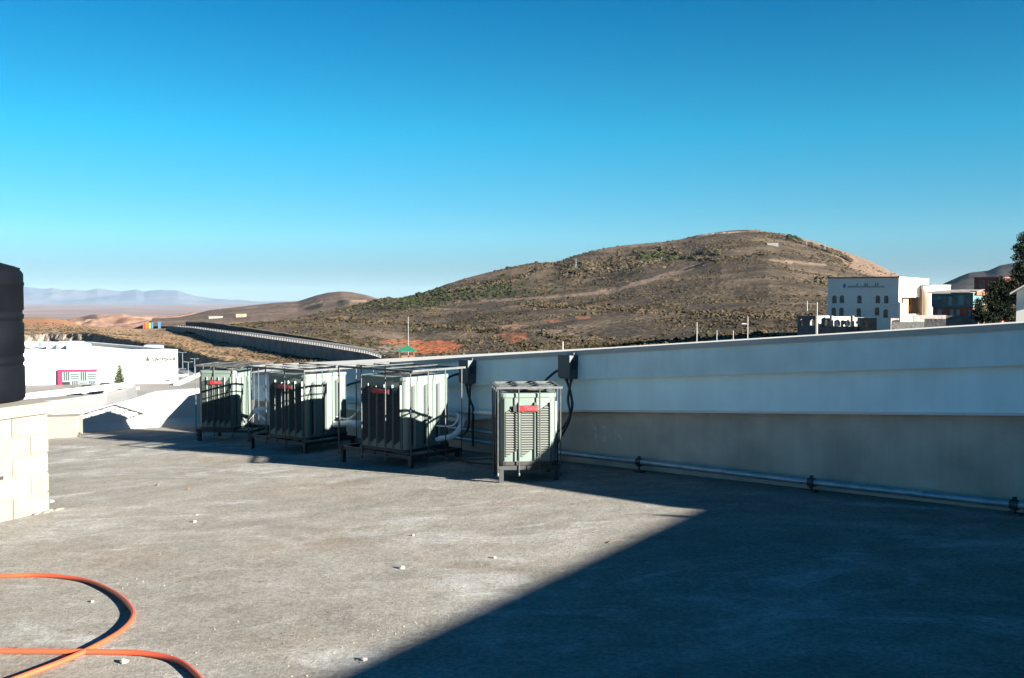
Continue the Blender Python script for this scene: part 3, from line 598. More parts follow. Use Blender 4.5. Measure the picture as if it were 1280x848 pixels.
# ------------------------------------------------------------------ banners, small houses beyond the plateau
for k, (px, w_, r0, mm, nm) in enumerate(((180.5, 3.2, 403.5, 'c_red', 'red'), (183.6, 2.6, 403, 'c_or', 'orange'), (187.3, 3.0, 403.5, 'c_ye', 'yellow'), (190.6, 2.0, 403.0, 'c_bl', 'dark blue'), (199.5, 3.4, 402.5, 'c_bl', 'separate light blue'))):
    D = 700; e = empty('banner', at(px, 411.5, D)); tag(e, nm+' upright banner in the row of coloured banners on the plateau', 'banner', 'coloured banners on the plateau')
    h = (411.5-r0)*D/F; w2 = w_*D/F/2*.85
    b = MB(); b.box(-w2, w2, -.1, .1, .4, h); b.build('cloth', M[mm], e); b = MB(); b.tube([(-w2-.1, 0, -.5), (-w2-.1, 0, h+.3)], .08, 6); b.build('pole', M['pole'], e)
def house(name, px0, px1, r_top, r_bot, D, depth, wallm, roofm, label, cat='house', wins=(), roof_over=.3, group=None, turn=0):
    a = at(px0, r_bot, D); zt = at(px0, r_top, D).z; e = empty(name, a, -R(turn)); tag(e, label, cat, group)
    u_ = (px1-640)/F*1.0; W = (u_*a.y-a.x)/(math.cos(R(turn))+u_*math.sin(R(turn))); h = zt-a.z
    b = MB(); b.box(0, W, 0, depth, -2, h-.15); b.build('wall', M[wallm], e)
    b = MB(); b.box(-roof_over, W+roof_over, -roof_over, depth+roof_over, h-.149, h+.08); b.build('roof', M[roofm], e)
    for (wx0, wx1, wz0, wz1) in wins:
        b = MB(); b.box(W*wx0, W*wx1, -.04, .05, h*wz0, h*wz1); f = b.build('window', M['pole'], e)
        b = MB(); t_ = .06*max(1, D/150); b.box(W*wx0+t_, W*wx1-t_, -.06, -.03, h*wz0+t_, h*wz1-t_); b.build('pane', M['glass'], f)
    return e
house('warehouse', 261, 275.5, 395.6, 397.6, 1010, 8, 'kerb', 'kerb', 'low white shed on the slope beyond the road', 'shed')
house('farmhouse', 295, 306, 392.5, 398, 990, 6, 'cream', 'tile', 'small pinkish house with orange roof under the left hill', wins=((.2, .4, .3, .7), (.6, .8, .3, .7)))
house('hill_building', 959, 972, 304.2, 306.9, 960, 8, 'blockgrey', 'kerb', 'tiny white building high on the big hill below the crest', 'building')
# masts and pylons on the ridges
def pylon(px, r0, r1, D, label):
    lo = at(px, r1, D); h = at(px, r0, D).z-lo.z; e = empty('pylon', lo); tag(e, label, 'pylon', 'pylons on the hills')
    b = MB(); w_ = h*.09
    for sx, sy in ((-1, -1), (1, -1), (1, 1), (-1, 1)): b.bar((sx*w_, sy*w_, -1), (sx*w_*.2, sy*w_*.2, h), .12)
    for k in range(6):
        z = h*k/6; s = w_*(1-.8*k/6); s2 = w_*(1-.8*(k+1)/6)
        b.bar((-s, -s, z), (s2, -s2, z+h/6), .08); b.bar((s, -s, z), (-s2, -s2, z+h/6), .08)
    b.build('lattice', M['signgrey'], e)
    b = MB()
    for k in (.78, .9): b.bar((-w_*1.6, 0, h*k), (w_*1.6, 0, h*k), .1)
    b.build('cross_arm', M['signgrey'], e)
pylon(720, 323, 334, 800, 'lattice pylon on the dark slope left of the hill top'); pylon(275, 380, 387, 1330, 'lattice pylon on the left end of the small hill')
pylon(1008, 298, 305, 1000, 'lattice pylon near the crest on the bright right flank'); pylon(883, 290.5, 294, 1010, 'small mast above the scarp at the summit')
pylon(1031, 303, 311, 980, 'lattice pylon lower down the bright right flank')

# ------------------------------------------------------------------ green canopy and flagpole
D = 235; c = at(509, 452, D); e = empty('pavilion', c); tag(e, 'small open pavilion with a green pyramid canopy below the big hill', 'pavilion')
h1 = at(509, 438.4, D).z-c.z; h2 = at(509, 431.5, D).z-c.z; w2 = 11.5*D/F
b = MB(); b.add([(-w2, -w2*.8, h1), (w2, -w2*.8, h1), (w2, w2*.8, h1), (-w2, w2*.8, h1), (0, 0, h2), (-w2, -w2*.8, h1-.15), (w2, -w2*.8, h1-.15), (w2, w2*.8, h1-.15), (-w2, w2*.8, h1-.15)], [(0, 1, 4), (1, 2, 4), (2, 3, 4), (3, 0, 4), (0, 5, 6, 1), (1, 6, 7, 2), (2, 7, 8, 3), (3, 8, 5, 0), (5, 8, 7, 6)]); b.build('canopy', M['canopy'], e)
for sx in (-1, 1):
    for sy in (-1, 1): b = MB(); b.tube([(sx*w2*.75, sy*w2*.6, -.3), (sx*w2*.75, sy*w2*.6, h1)], .08, 6); b.build('post', M['wood'], e)
b = MB(); b.box(-w2*.6, w2*.6, -.4, .4, 0, h1*.55); b.build('counter', M['wood'], e)
pole(510.5, 396, 450, 240, 'tall thin white flagpole rising behind the green canopy', .09, name='flagpole', group=None)
# ------------------------------------------------------------------ poles beyond the wall
pole(703.5, 427, 438, 90, 'short white pole stub above the right electrical box', .10)
pole(871, 403, 428, 130, 'pale pole, first from the left of the group right of the hill centre', .09)
pole(896, 413, 428, 130, 'short pale pole, second in the group right of the hill centre', .08)
pole(916.5, 413.5, 428, 130, 'short pale pole, third in the group right of the hill centre', .08)
pole(934.5, 396, 425, 130, 'tall pale street lamp with a small arm to the left', .09, arm=[(-1, -1.0, .5)], name='street_lamp', cat='street lamp')
pole(1021, 378, 416, 150, 'tall pale pole in front of the concrete arches', .12)
pole(1009, 376.5, 383, 210, 'short pale pole sticking up behind the arches', .13)
pole(1152.5, 355, 402, 165, 'thin brown wooden pole beside the bright side of the white building', .10, 'polebrown')

# ------------------------------------------------------------------ white building with arched windows
D1 = 200; A = at(1124, 346, D1); Lc = at(1035, 348, 209); zt = A.z; zb = -9
e = empty('arched_building', (A.x, A.y, zb), 0); tag(e, 'plain two storey white building with small arched windows, grey front in shade', 'building')
f1 = (Vector((Lc.x, Lc.y))-Vector((A.x, A.y))); fl1 = f1.length; f1.normalize(); n1 = Vector((f1.y, -f1.x)); n1 = n1 if n1.y < 0 else -n1
sdir = Vector((.55, .835)).normalized()
def face_s(A2, dd, px):
    d = ray(px, 400); return -(A2.x*d.y-A2.y*d.x)/(dd.x*d.y-dd.y*d.x)
s_a = face_s(Vector((A.x, A.y)), sdir, 1160); Rr = Vector((A.x, A.y))+sdir*s_a
P = [(A.x, A.y), tuple(Rr), tuple(Rr+f1*fl1), (Lc.x, Lc.y)]
h_b = zt
# side with a recessed corner loggia
def sp(px, row):  # point on side face
    s = face_s(Vector((A.x, A.y)), sdir, px); q = Vector((A.x, A.y))+sdir*s; d = ray(px, row); t = q.y/d.y; return Vector((q.x, q.y, HC+t*d.z)), s
def fp(px, row):
    s = face_s(Vector((A.x, A.y)), f1, px); q = Vector((A.x, A.y))+f1*s; t = q.y/ray(px, row).y; return Vector((q.x, q.y, HC+t*ray(px, row).z)), s
lg_t = sp(1130, 371.5)[0].z; lg_b = sp(1135, 393.5)[0].z; sA_ = sp(1126.5, 380)[1]; sB_ = sp(1157, 380)[1]; rec = 1.6
nin = f1.copy(); prp = Vector((sdir.y, -sdir.x))
if prp.dot(f1) > 0: prp = -prp
def S(s, off, z): q = Vector((A.x, A.y))+sdir*s+nin*off; return (q.x, q.y, z)
b = MB()
b.prism([tuple(Vector(P[0])+nin*rec), tuple(Vector(P[1])+nin*rec), P[2], P[3]], zb, zt-.2)
# front layer of the side face, four pieces round the opening
def quadslab(s0_, s1_, z0_, z1_):
    b.add([S(s0_, 0, z0_), S(s1_, 0, z0_), S(s1_, rec-.002, z0_), S(s0_, rec-.002, z0_), S(s0_, 0, z1_), S(s1_, 0, z1_), S(s1_, rec-.002, z1_), S(s0_, rec-.002, z1_)], [(3, 2, 1, 0), (4, 5, 6, 7), (0, 1, 5, 4), (1, 2, 6, 5), (2, 3, 7, 6), (3, 0, 4, 7)])
quadslab(0, s_a, lg_t, zt-.2); quadslab(0, s_a, zb, lg_b); quadslab(0, sA_, lg_b, lg_t); quadslab(sB_, s_a, lg_b, lg_t)
wl = K2(b.build('wall', M['greywall']), e)
b = MB(); sq = sp(1133.5, 380)[1]
b.add([S(sA_+.05, .02, lg_b), S(sq, .02, lg_b), S(sq, .3, lg_b), S(sA_+.05, .3, lg_b), S(sA_+.05, .02, sp(1130, 380)[0].z), S(sq, .02, sp(1130, 380)[0].z), S(sq, .3, sp(1130, 380)[0].z), S(sA_+.05, .3, sp(1130, 380)[0].z)], [(3, 2, 1, 0), (4, 5, 6, 7), (0, 1, 5, 4), (1, 2, 6, 5), (2, 3, 7, 6), (3, 0, 4, 7)])
K2(b.build('loggia_parapet', M['greywall']), e)
b = MB(); b.add([S(sA_, rec-.01, lg_b), S(sB_, rec-.01, lg_b), S(sB_, rec-.01, lg_t), S(sA_, rec-.01, lg_t)], [(0, 1, 2, 3)]); K2(b.build('loggia_wall', M['ochre']), e)
b = MB(); g = .25; P2 = [tuple(Vector(p)+(Vector(p)-Vector(((P[0][0]+P[2][0])/2, (P[0][1]+P[2][1])/2))).normalized()*g) for p in P]; b.prism(P2, zt-.2, zt+.05); K2(b.build('roof_edge', M['stonewall']), e)
def arch_pane(b, org, dd, nn, w_, h_, off, grow=0):
    pts_ = [(-w_/2-grow, -grow), (w_/2+grow, -grow)]+[((w_/2+grow)*math.cos(math.pi*k/10), h_-w_/2+(w_/2+grow)*math.sin(math.pi*k/10)) for k in range(11)]
    n = len(pts_); vs = [tuple(Vector((org.x+dd.x*x+nn.x*off, org.y+dd.y*x+nn.y*off, org.z+z))) for x, z in pts_]+[tuple(Vector((org.x+dd.x*x+nn.x*(off-.12), org.y+dd.y*x+nn.y*(off-.12), org.z+z))) for x, z in pts_]
    b.add(vs, [tuple(range(n)), tuple(range(2*n-1, n-1, -1))]+[(i, i+n, (i+1) % n+n, (i+1) % n) for i in range(n)])
wins = [(1042.7, 379), (1052, 378.7), (1074, 379), (1097, 379), (1107.5, 379), (1042, 394.8), (1051.7, 394.8), (1073.4, 395.5), (1096.2, 394.2), (1107, 397)]
for px, rb in wins:
    o_, s = fp(px, rb); hgt = (9 if rb < 385 else 9.8)*o_.y/F; wd_ = 4.6*o_.y/F
    b = MB(); arch_pane(b, o_, f1, n1, wd_, hgt, .04, .08); fr = K2(b.build('window', M['pole'], None), e)
    b = MB(); arch_pane(b, o_, f1, n1, wd_, hgt, .07); pn = b.build('pane', M['glass']); pn.data.transform(Matrix.Translation(-e.location)); pn.parent = fr
ns = prp
for px, rt_, rb_ in ((1137, 373, 380.5), (1146, 373, 381.3), (1136.5, 388.6, 393), (1146, 389, 393.3)):
    o_, s = sp(px, rb_); q = Vector((A.x, A.y))+sdir*s+f1*(rec-.03); o_ = Vector((q.x, q.y, o_.z))
    b = MB(); arch_pane(b, o_, sdir, ns, 4.6*o_.y/F*1.6, (rb_-rt_)*o_.y/F, .06); K2(b.build('window', M['glass']), e)
# worn emblem and faded raised script, unreadable at this distance
b = MB(); o_, s = fp(1055, 357.5)
b.add([(o_.x+f1.x*.28*math.cos(t)+n1.x*.06, o_.y+f1.y*.28*math.cos(t)+n1.y*.06, o_.z+.5*math.sin(t)) for t in [2*math.pi*k/14 for k in range(14)]], [tuple(range(14))]); K2(b.build('emblem', M['blue']), e)
b = MB(); rgl = random.Random(4); x = 1059.5
while x < 1103:
    tall = x > 1079 and x < 1083 or x > 1094 and x < 1096 or rgl.random() < .12
    p0, _ = fp(x, 359.6); p1, _ = fp(x+rgl.uniform(.8, 1.9), 359.6-(6.5 if tall else rgl.uniform(1.2, 2.6)))
    q = Vector((n1.x*.07, n1.y*.07, 0)); b.bar(p0+q, p1+q, .06, .06); p2_, _ = fp(x+rgl.uniform(1.2, 2.2), 359.5); b.bar(p1+q, p2_+q, .05, .06); x += rgl.uniform(1.6, 3.0)
K2(b.build('faded_script', M['signgrey']), e)
# lower white wing to the right
house('white_annex', 1163, 1187.5, 356.3, 398, 212, 8, 'greywall', 'stonewall', 'lower white wing stepped behind the arched building', 'building', roof_over=.1)
# ------------------------------------------------------------------ concrete arches
e = empty('concrete_arcade', at(997, 412, 185)); tag(e, 'unfinished grey concrete arcade with open arches below the white building', 'arcade')
def arcade(name, px0, px1, rt0, rt1, D0, D1_, arches, zbot, m):
    a = at(px0, rt0, D0); c = at(px1, rt1, D1_); dd = Vector((c.x-a.x, c.y-a.y)); L_ = dd.length; dd.normalize(); nn = Vector((dd.y, -dd.x)); zt_ = a.z; th_ = .5
    S_ = lambda px: face_s(Vector((a.x, a.y)), dd, px)
    b = MB(); cuts = []
    for p0, p1, rt_, rb_ in arches:
        q0, q1 = S_(p0), S_(p1); y = a.y+dd.y*q0; cuts.append((q0, q1, HC+(372-rt_)*y/F, HC+(372-rb_)*y/F))
    def slab(s0_, s1_, z0_, z1_):
        if s1_-s0_ < .01 or z1_-z0_ < .01: return
        v = []
        for z in (z0_, z1_):
            for s_, o_ in ((s0_, 0), (s1_, 0), (s1_, -th_), (s0_, -th_)): v.append((a.x+dd.x*s_+nn.x*o_, a.y+dd.y*s_+nn.y*o_, z))
        b.add(v, [(3, 2, 1, 0), (4, 5, 6, 7), (0, 1, 5, 4), (1, 2, 6, 5), (2, 3, 7, 6), (3, 0, 4, 7)])
    s_prev = 0
    for q0, q1, zt2, zb2 in cuts:
        slab(s_prev, q0, zbot, zt_); slab(q0, q1, zbot, zb2)
        r_ = (q1-q0)/2; nseg = 10
        for k in range(nseg):
            xa = q0+(q1-q0)*k/nseg; xb = q0+(q1-q0)*(k+1)/nseg; xm = (xa+xb)/2-(q0+q1)/2; zz = zt2-r_+math.sqrt(max(0, r_*r_-xm*xm)); slab(xa, xb, zz, zt_)
        s_prev = q1
    slab(s_prev, L_, zbot, zt_); K2(b.build(name, M[m]), e)
arcade('left_bay', 997, 1020, 394.5, 395, 182, 178, [(999.3, 1003.3, 398.3, 407), (1012.5, 1017.8, 398.5, 407)], -9, 'blockgrey')
arcade('middle_bay', 1023, 1038, 395, 395.8, 184, 186, [(1031, 1037.2, 399, 407.5)], -9, 'kerb')
arcade('right_bay', 1040, 1064, 396, 396.6, 184, 187, [(1044.5, 1050.5, 400, 408), (1057, 1062.8, 400, 408)], -9, 'kerb')
arcade('end_bay', 1066.5, 1080, 397, 397.6, 184, 184.5, [(1069.5, 1076.5, 400.5, 405)], -9, 'kerb')
b = MB()
for px, D_ in ((1021.3, 180), (1039.2, 184), (1065.3, 183)): 
    q = at(px, 395.5, D_); b.box(q.x-.16, q.x+.16, q.y-.7, q.y+.5, -9, q.z+.1)
K2(b.build('buttresses', M['kerb']), e)
a = at(1023, 408.2, 181); c = at(1092, 409, 181); b = MB(); b.box(a.x, c.x, 180.6, 181.2, -9, a.z); K2(b.build('low_wall', M['blockgrey']), e)
# stair head / gate house
e = empty('gate_house', at(1084, 410, 178)); tag(e, 'small dark stair head between the arcade and the block walls', 'outbuilding')
b = MB(); a = at(1079, 397.7, 178); c = at(1096, 398.5, 178); b.box(a.x, c.x, 178, 181, -9, a.z); K2(b.build('wall', M['rock']), e)
b = MB(); o_ = at(1083, 410, 177.98); arch_pane(b, o_, Vector((1, 0)), Vector((0, -1)), .7, 1.6, .02); K2(b.build('doorway', M['glass']), e)
# block walls stepping up
e = empty('stepped_block_wall', at(1115, 408, 130)); tag(e, 'rough grey block wall climbing in steps towards the dark trees', 'wall')
for p0, p1, r0, D_ in ((1115, 1156, 402.2, 140), (1155.5, 1182, 398.6, 137), (1182.5, 1211, 394.8, 134), (1210.5, 1216, 388, 133)):
    a = at(p0, r0, D_); c = at(p1, r0, D_); b = MB(); b.prism([(a.x, a.y), (c.x, c.y-1.6), (c.x+.2, c.y-1.3), (a.x+.2, a.y+.3)], -9, a.z); K2(b.build('wall_panel', M['blockgrey']), e)
for p0, p1, r0, D_, lab in ((1113.5, 1124, 398, 160, 'dark low wall under the bright corner of the white building'), (1142, 1183, 394.2, 158, 'dark shaded wall between the pole and the teal house')):
    a = at(p0, r0, D_); c = at(p1, r0, D_); o = MB().prism([(a.x, a.y), (c.x, c.y), (c.x, c.y+.3), (a.x, a.y+.3)], -9, a.z).build('boundary_wall', M['stonewall']); tag(o, lab, 'wall')
# teal house
D_ = 168; a = at(1164, 384, D_); e = empty('teal_house', a, -R(40)); tag(e, 'teal painted house with a flat overhanging roof and brown lower storey', 'house')
W = ((1216-640)/F*a.y-a.x)/(math.cos(R(40))+(1216-640)/F*math.sin(R(40))); zt_ = at(1164, 366.5, D_).z-a.z; z2 = 0
b = MB(); b.box(0, W, 0, 6, 0, zt_-.02); K_ = b.build('upper_wall', M['teal'], e)
b = MB(); b.box(.15, W-.1, .3, 5.8, -4, -.001); b.build('lower_wall', M['brick'], e)
b = MB(); b.add([(-.55, -.5, zt_), (W-.6, -.5, zt_+.0), (W+.15, -.5, zt_-.1), (W+.1, 6.3, zt_+.55), (-.5, 6.3, zt_+.45), (-.55, -.5, zt_+.1), (W-.6, -.5, zt_+.1), (W+.15, -.5, zt_-.0), (W+.1, 6.3, zt_+.65), (-.5, 6.3, zt_+.55)], [(4, 3, 2, 1, 0), (5, 6, 7, 8, 9), (0, 1, 6, 5), (1, 2, 7, 6), (2, 3, 8, 7), (3, 4, 9, 8), (4, 0, 5, 9)]); b.build('flat_roof', M['stonewall'], e)
for q_ in ((.42, .50, .3, zt_-.6), (.17, .22, zt_-1.0, zt_-.6), (.66, .78, .4, zt_-.4)): b = MB(); b.box(W*q_[0], W*q_[1], -.05, .02, q_[2], q_[3]); b.build('pale_panel', M['teal2'], e)
for x0, x1, z0_, z1_ in ((.28, .36, .5, 1.5), (.53, .6, .5, 1.6), (.84, .92, .3, 1.7)):
    b = MB(); b.box(W*x0, W*x1, -.06, .0, z0_, z1_); b.build('window', M['glass'], e)
for x0, x1 in ((.15, .25), (.45, .53), (.60, .68)):
    b = MB(); b.box(W*x0, W*x1, .24, .4, -1.3, -.4); b.build('window', M['teal2'], e)
b = MB(); b.box(W*.90, W+.4, .6, 5, zt_-.35, zt_+.3); b.build('terracotta_ledge', M['tile'], e)
# red brick house
house('brick_house', 1217, 1252, 347.3, 395, 186, 8, 'brick', 'tile', 'tall red brick house rising behind the teal house', wins=((.20, .38, .72, .93), (.5, .62, .74, .92), (.15, .3, .35, .5)), roof_over=.12, turn=42)
house('brick_house', 1208, 1222, 365.5, 395, 176, 6, 'cream', 'tile', 'low tiled cream block squeezed between the teal and brick houses', roof_over=.15, turn=40)
# white gabled shed at the right edge
D_ = 62; a = at(1270, 404, D_); e = empty('gabled_shed', a, -R(31)); tag(e, 'white shed with a pale pitched roof cut by the right edge', 'shed')
h_ = at(1270, 364, D_).z-a.z; W = 3.2; hr = h_+1.05
b = MB(); b.add([(0, 0, -2), (W, 0, -2), (W, 0, h_), (W/2, 0, hr), (0, 0, h_), (0, 6, -2), (W, 6, -2), (W, 6, h_), (W/2, 6, hr), (0, 6, h_)], [(0, 1, 2, 3, 4), (9, 8, 7, 6, 5), (0, 4, 9, 5), (2, 1, 6, 7), (4, 3, 8, 9), (3, 2, 7, 8), (1, 0, 5, 6)]); b.build('wall', M['greywall'], e)
b = MB()
for s in (-1, 1):
    x0 = W/2; x1 = W/2+s*(W/2+.35); z0_ = hr+.02; z1_ = hr+.02-(hr-h_)*(W/2+.35)/(W/2)
    v = [(x0, -.4, z0_), (x1, -.4, z1_), (x1, 6.4, z1_), (x0, 6.4, z0_)]; b.add(v+[(p_[0], p_[1], p_[2]+.09) for p_ in v], [(0, 3, 2, 1) if s > 0 else (0, 1, 2, 3), (4, 5, 6, 7) if s > 0 else (7, 6, 5, 4), (0, 1, 5, 4), (1, 2, 6, 5), (2, 3, 7, 6), (3, 0, 4, 7)])
b.build('roof', M['store'], e)
# dark trees
q = at(1244, 410, 88); sc_ = 88/F
def blob(px, row, r_, rz, dy=0, D=88): p_ = at(px, row, D); return (p_.x-q.x, dy, p_.z-q.z, r_*D/F, rz*D/F)
bl = [blob(1226, 392, 11, 12), blob(1236, 374, 10, 12), blob(1250, 384, 14, 18), blob(1243, 361, 8, 10), blob(1258, 366, 12, 16), blob(1262, 392, 12, 16), blob(1222, 381, 7, 9), blob(1252, 352, 8, 8), blob(1236, 398, 16, 10)]
leafy('broadleaf_tree', q, bl, 17000, .075, M['leaf_dark'], 'dark spreading tree between the brick house and the white shed', seed=8, trunk=[((0, 0, -2), .22), ((.1, 0, 1.2), .16), ((.2, 0, 2.4), .08)])
q = at(1280, 412, 80)
def blob(px, row, r_, rz, dy=0, D=80): p_ = at(px, row, D); return (p_.x-q.x, dy, p_.z-q.z, r_*D/F, rz*D/F)
bl = [blob(1279, 298, 8, 9), blob(1274, 311, 9, 8), blob(1284, 316, 12, 12), blob(1271, 322, 7, 6), blob(1277, 334, 10, 9), blob(1270, 343, 8, 8), blob(1285, 350, 14, 16), blob(1266, 354, 9, 9), blob(1276, 370, 14, 14), blob(1290, 380, 14, 16), blob(1262, 372, 9, 12)]
leafy('broadleaf_tree', q, bl, 17000, .07, M['leaf_dark'], 'tall tree at the right edge reaching above the far hill', seed=9, trunk=[((0, 0, -2), .25), ((0, 0, 3), .18), ((.05, 0, 6.5), .05)])
# overhead wires
def wire(a, c, sag, label):
    P = [a.lerp(c, t/14)-Vector((0, 0, sag*4*(t/14)*(1-t/14))) for t in range(15)]; o = MB().tube([p_-a for p_ in P], .018, 4).build('overhead_wire', M['pole'], loc=a); tag(o, label, 'wire', 'wires over the houses')
wire(at(1152.5, 374, 165), at(1290, 350, 92), .5, 'thin pale wire running from the brown pole over the teal house')
wire(at(1085, 386, 170), at(1152.5, 371.5, 165), .3, 'thin wire crossing in front of the white building to the brown pole')
# ------------------------------------------------------------------ air
b = MB(); b.box(-30000, 30000, -30000, 30000, -420, 290)
hz = bpy.data.materials.new('haze_air'); hz.use_nodes = True; nt = hz.node_tree; nt.nodes.remove(nt.nodes['Principled BSDF'])
pv = nt.nodes.new('ShaderNodeVolumePrincipled'); pv.inputs['Color'].default_value = (.31, .48, .68, 1); pv.inputs['Density'].default_value = 1.35e-5; pv.inputs['Anisotropy'].default_value = 0
nt.links.new(pv.outputs[0], nt.nodes['Material Output'].inputs['Volume'])
o = b.build('haze', hz); o['kind'] = 'stuff'

# ------------------------------------------------------------------ roof floor
def floor_material():
    m = bpy.data.materials.new('roof_concrete'); m.use_nodes = True; nt = m.node_tree; N = nt.nodes; L = nt.links; b = N['Principled BSDF']
    b.inputs['Roughness'].default_value = .95; b.inputs['Specular IOR Level'].default_value = .15
    tc = N.new('ShaderNodeTexCoord')
    def nz(sc_, det=8, rough=.55, mp=None, dist=0):
        n = N.new('ShaderNodeTexNoise'); n.inputs['Scale'].default_value = sc_; n.inputs['Detail'].default_value = det
        n.inputs['Roughness'].default_value = rough; n.inputs['Distortion'].default_value = dist
        if mp:
            q = N.new('ShaderNodeMapping'); q.inputs['Scale'].default_value = mp; q.inputs['Rotation'].default_value = (0, 0, R(-25))
            L.new(tc.outputs['Object'], q.inputs[0]); L.new(q.outputs[0], n.inputs['Vector'])
        else: L.new(tc.outputs['Object'], n.inputs['Vector'])
        return n.outputs['Fac']
    def ramp(src, stops):
        r = N.new('ShaderNodeValToRGB'); e = r.color_ramp.elements
        e[0].position, e[0].color = stops[0][0], (*stops[0][1], 1); e[1].position, e[1].color = stops[-1][0], (*stops[-1][1], 1)
        for p, c in stops[1:-1]:
            k = e.new(p); k.color = (*c, 1)
        L.new(src, r.inputs[0]); return r.outputs[0]
    def mix(a, c, f, mode='MIX'):
        x = N.new('ShaderNodeMix'); x.data_type = 'RGBA'; x.blend_type = mode
        if isinstance(f, float): x.inputs['Factor'].default_value = f
        else: L.new(f, x.inputs['Factor'])
        L.new(a, x.inputs['A'])
        if isinstance(c, tuple): x.inputs['B'].default_value = (*c, 1)
        else: L.new(c, x.inputs['B'])
        return x.outputs['Result']
    g = lambda v: (v, v, v)
    base = ramp(nz(.9, 9, .6, (1, 1.35, 1), .9), [(.30, (.140, .131, .114)), (.5, (.180, .171, .151)), (.70, (.232, .226, .210))])
    warm = ramp(nz(.55, 6), [(.5, g(0)), (.72, g(1))]); base = mix(base, (.165, .125, .09), mix(warm, (.55, .55, .55), 1., 'MULTIPLY'))
    pale = ramp(nz(.7, 10, .7, (1, 1.6, 1), 1.2), [(.53, g(0)), (.64, g(.75))]); base = mix(base, (.28, .285, .275), pale)
    fine = ramp(nz(38, 6, .7), [(.3, g(.62)), (.7, g(1.36))]); base = mix(base, fine, 1., 'MULTIPLY')
    mid = ramp(nz(4.5, 10, .72), [(.32, g(.82)), (.68, g(1.15))]); base = mix(base, mid, 1., 'MULTIPLY')
    spots = ramp(nz(11, 4, .6), [(.66, g(0)), (.73, g(.7))]); base = mix(base, (.08, .06, .045), spots)
    chalk = ramp(nz(48, 4, .6), [(.66, g(0)), (.72, g(.8))]); base = mix(base, (.30, .29, .27), chalk)
    # dark puddle stains
    st = ramp(nz(.42, 5, .5, (1.0, 2.6, 1), .4), [(.62, g(0)), (.68, g(.22))]); base = mix(base, (.065, .062, .058), st)
    L.new(base, b.inputs['Base Color'])
    bp = N.new('ShaderNodeBump'); bp.inputs['Strength'].default_value = .9; bp.inputs['Distance'].default_value = .006
    ad = N.new('ShaderNodeMath'); ad.operation = 'ADD'; L.new(nz(75, 8, .7), ad.inputs[0]); L.new(nz(9, 6), ad.inputs[1])
    L.new(ad.outputs[0], bp.inputs['Height']); L.new(bp.outputs[0], b.inputs['Normal'])
    return m
K = Vector((.60, 10.88)); WD = Vector((.666, -.746)); WD.normalize(); WN = Vector((-.746, -.666)); WN.normalize()  # wall base point, direction to the right, normal to the roof
def wp(s, off=0): p = K+WD*s+WN*off; return (p.x, p.y)
def wall_hit(px, off=0):                  # s where the column px meets the wall
    d = ray(px, 400); A = K+WN*off
    return (A.x*d.y-A.y*d.x)/(WD.y*d.x-WD.x*d.y)
SL = wall_hit(317); SR = 8.6              # ends of the long wall
EL = Vector(wp(SL)); ER = Vector(wp(SR))
# side wall beyond the right of the frame: its top throws the long diagonal shadow edge
SW0 = Vector((6.26, 4.35)); SWD = Vector((-.552, -.834)).normalized()
sw_s = 0
LP0 = Vector((-10.4, 15.2)); LP1 = Vector((-5.35, 17.25))          # inner base line of low parapet
roof_pts = [(-14, -9), (9.5, -9), (9.6, 3), wp(SR, -.66), wp(SL, -.66), (LP1.x+.3, LP1.y+.1), tuple(LP0+Vector((0, .3))), (-14, 14)]
mb = MB(); mb.prism(roof_pts, -22, fz)
tag(mb.build('roof_floor', floor_material()), kind='structure')

# ------------------------------------------------------------------ long parapet wall
def hh(tab): return lambda s: interp(tab, s)[0]
sK = 0.0; sRr = wall_hit(1280)
rise_h = hh([(SL, .125), (wall_hit(450), .065), (wall_hit(600), .03), (0, .022), (SR, .016)])
top_0 = hh([(SL, .995), (sK, 1.235), (sRr, 1.425), (SR, 1.56)])
def top_h(s): return top_0(s)-rise_h(s)*.85
step_h = hh([(SL, .70), (wall_hit(580), .79), (sK, .905), (sRr, 1.10), (SR, 1.22)])
ledge_h = hh([(SL, .46), (wall_hit(470), .40), (wall_hit(580), .365), (wall_hit(640), .47), (sK+.12, .575), (sRr, .74), (SR, .86)])
def strip(name, zlo, zhi, o0, o1, m, parent, n=46, lean=0, rise=lambda s: 0):   # a slab along the wall between two heights, o0 = face, o1 = back
    b = MB(); vs = []; S = [SL+(SR-SL)*i/n for i in range(n+1)]
    for s in S:
        g0 = wp(s, o0); g1 = wp(s, o1); gl = wp(s, o0+lean); f = fz(*wp(s))
        a = zlo(s)+f; c = zhi(s)+f
        vs += [(gl[0], gl[1], a), (g0[0], g0[1], c), (g1[0], g1[1], c+rise(s)), (g1[0], g1[1], a)]
    fs = []
    for i in range(n):
        for k in range(4): fs.append((i*4+k, (i+1)*4+k, (i+1)*4+(k+1) % 4, i*4+(k+1) % 4))
    fs += [(0, 1, 2, 3), (n*4+3, n*4+2, n*4+1, n*4)]
    b.add(vs, fs); return b.build(name, m, parent)
pw = tag(empty('parapet_wall', (*wp(0), fz(*wp(0)))), 'long white parapet wall in shade, stepped in bands and rising to the right', 'wall')
K2(strip('base_band', lambda s: -.3, ledge_h, 0, -.70, M['base'], None), pw)
K2(strip('middle_band', ledge_h, step_h, .07, -.70, M['band'], None, lean=.015), pw)
K2(strip('upper_band', step_h, lambda s: top_h(s)-.05, .13, -.70, M['plaster'], None, lean=.01), pw)
K2(strip('coping', lambda s: top_h(s)-.05, top_h, .145, -.75, M['white'], None, rise=rise_h), pw)
K2(strip('drip_edge', lambda s: ledge_h(s)-.012, lambda s: ledge_h(s)+.008, .092, .06, M['drip'], None), pw)
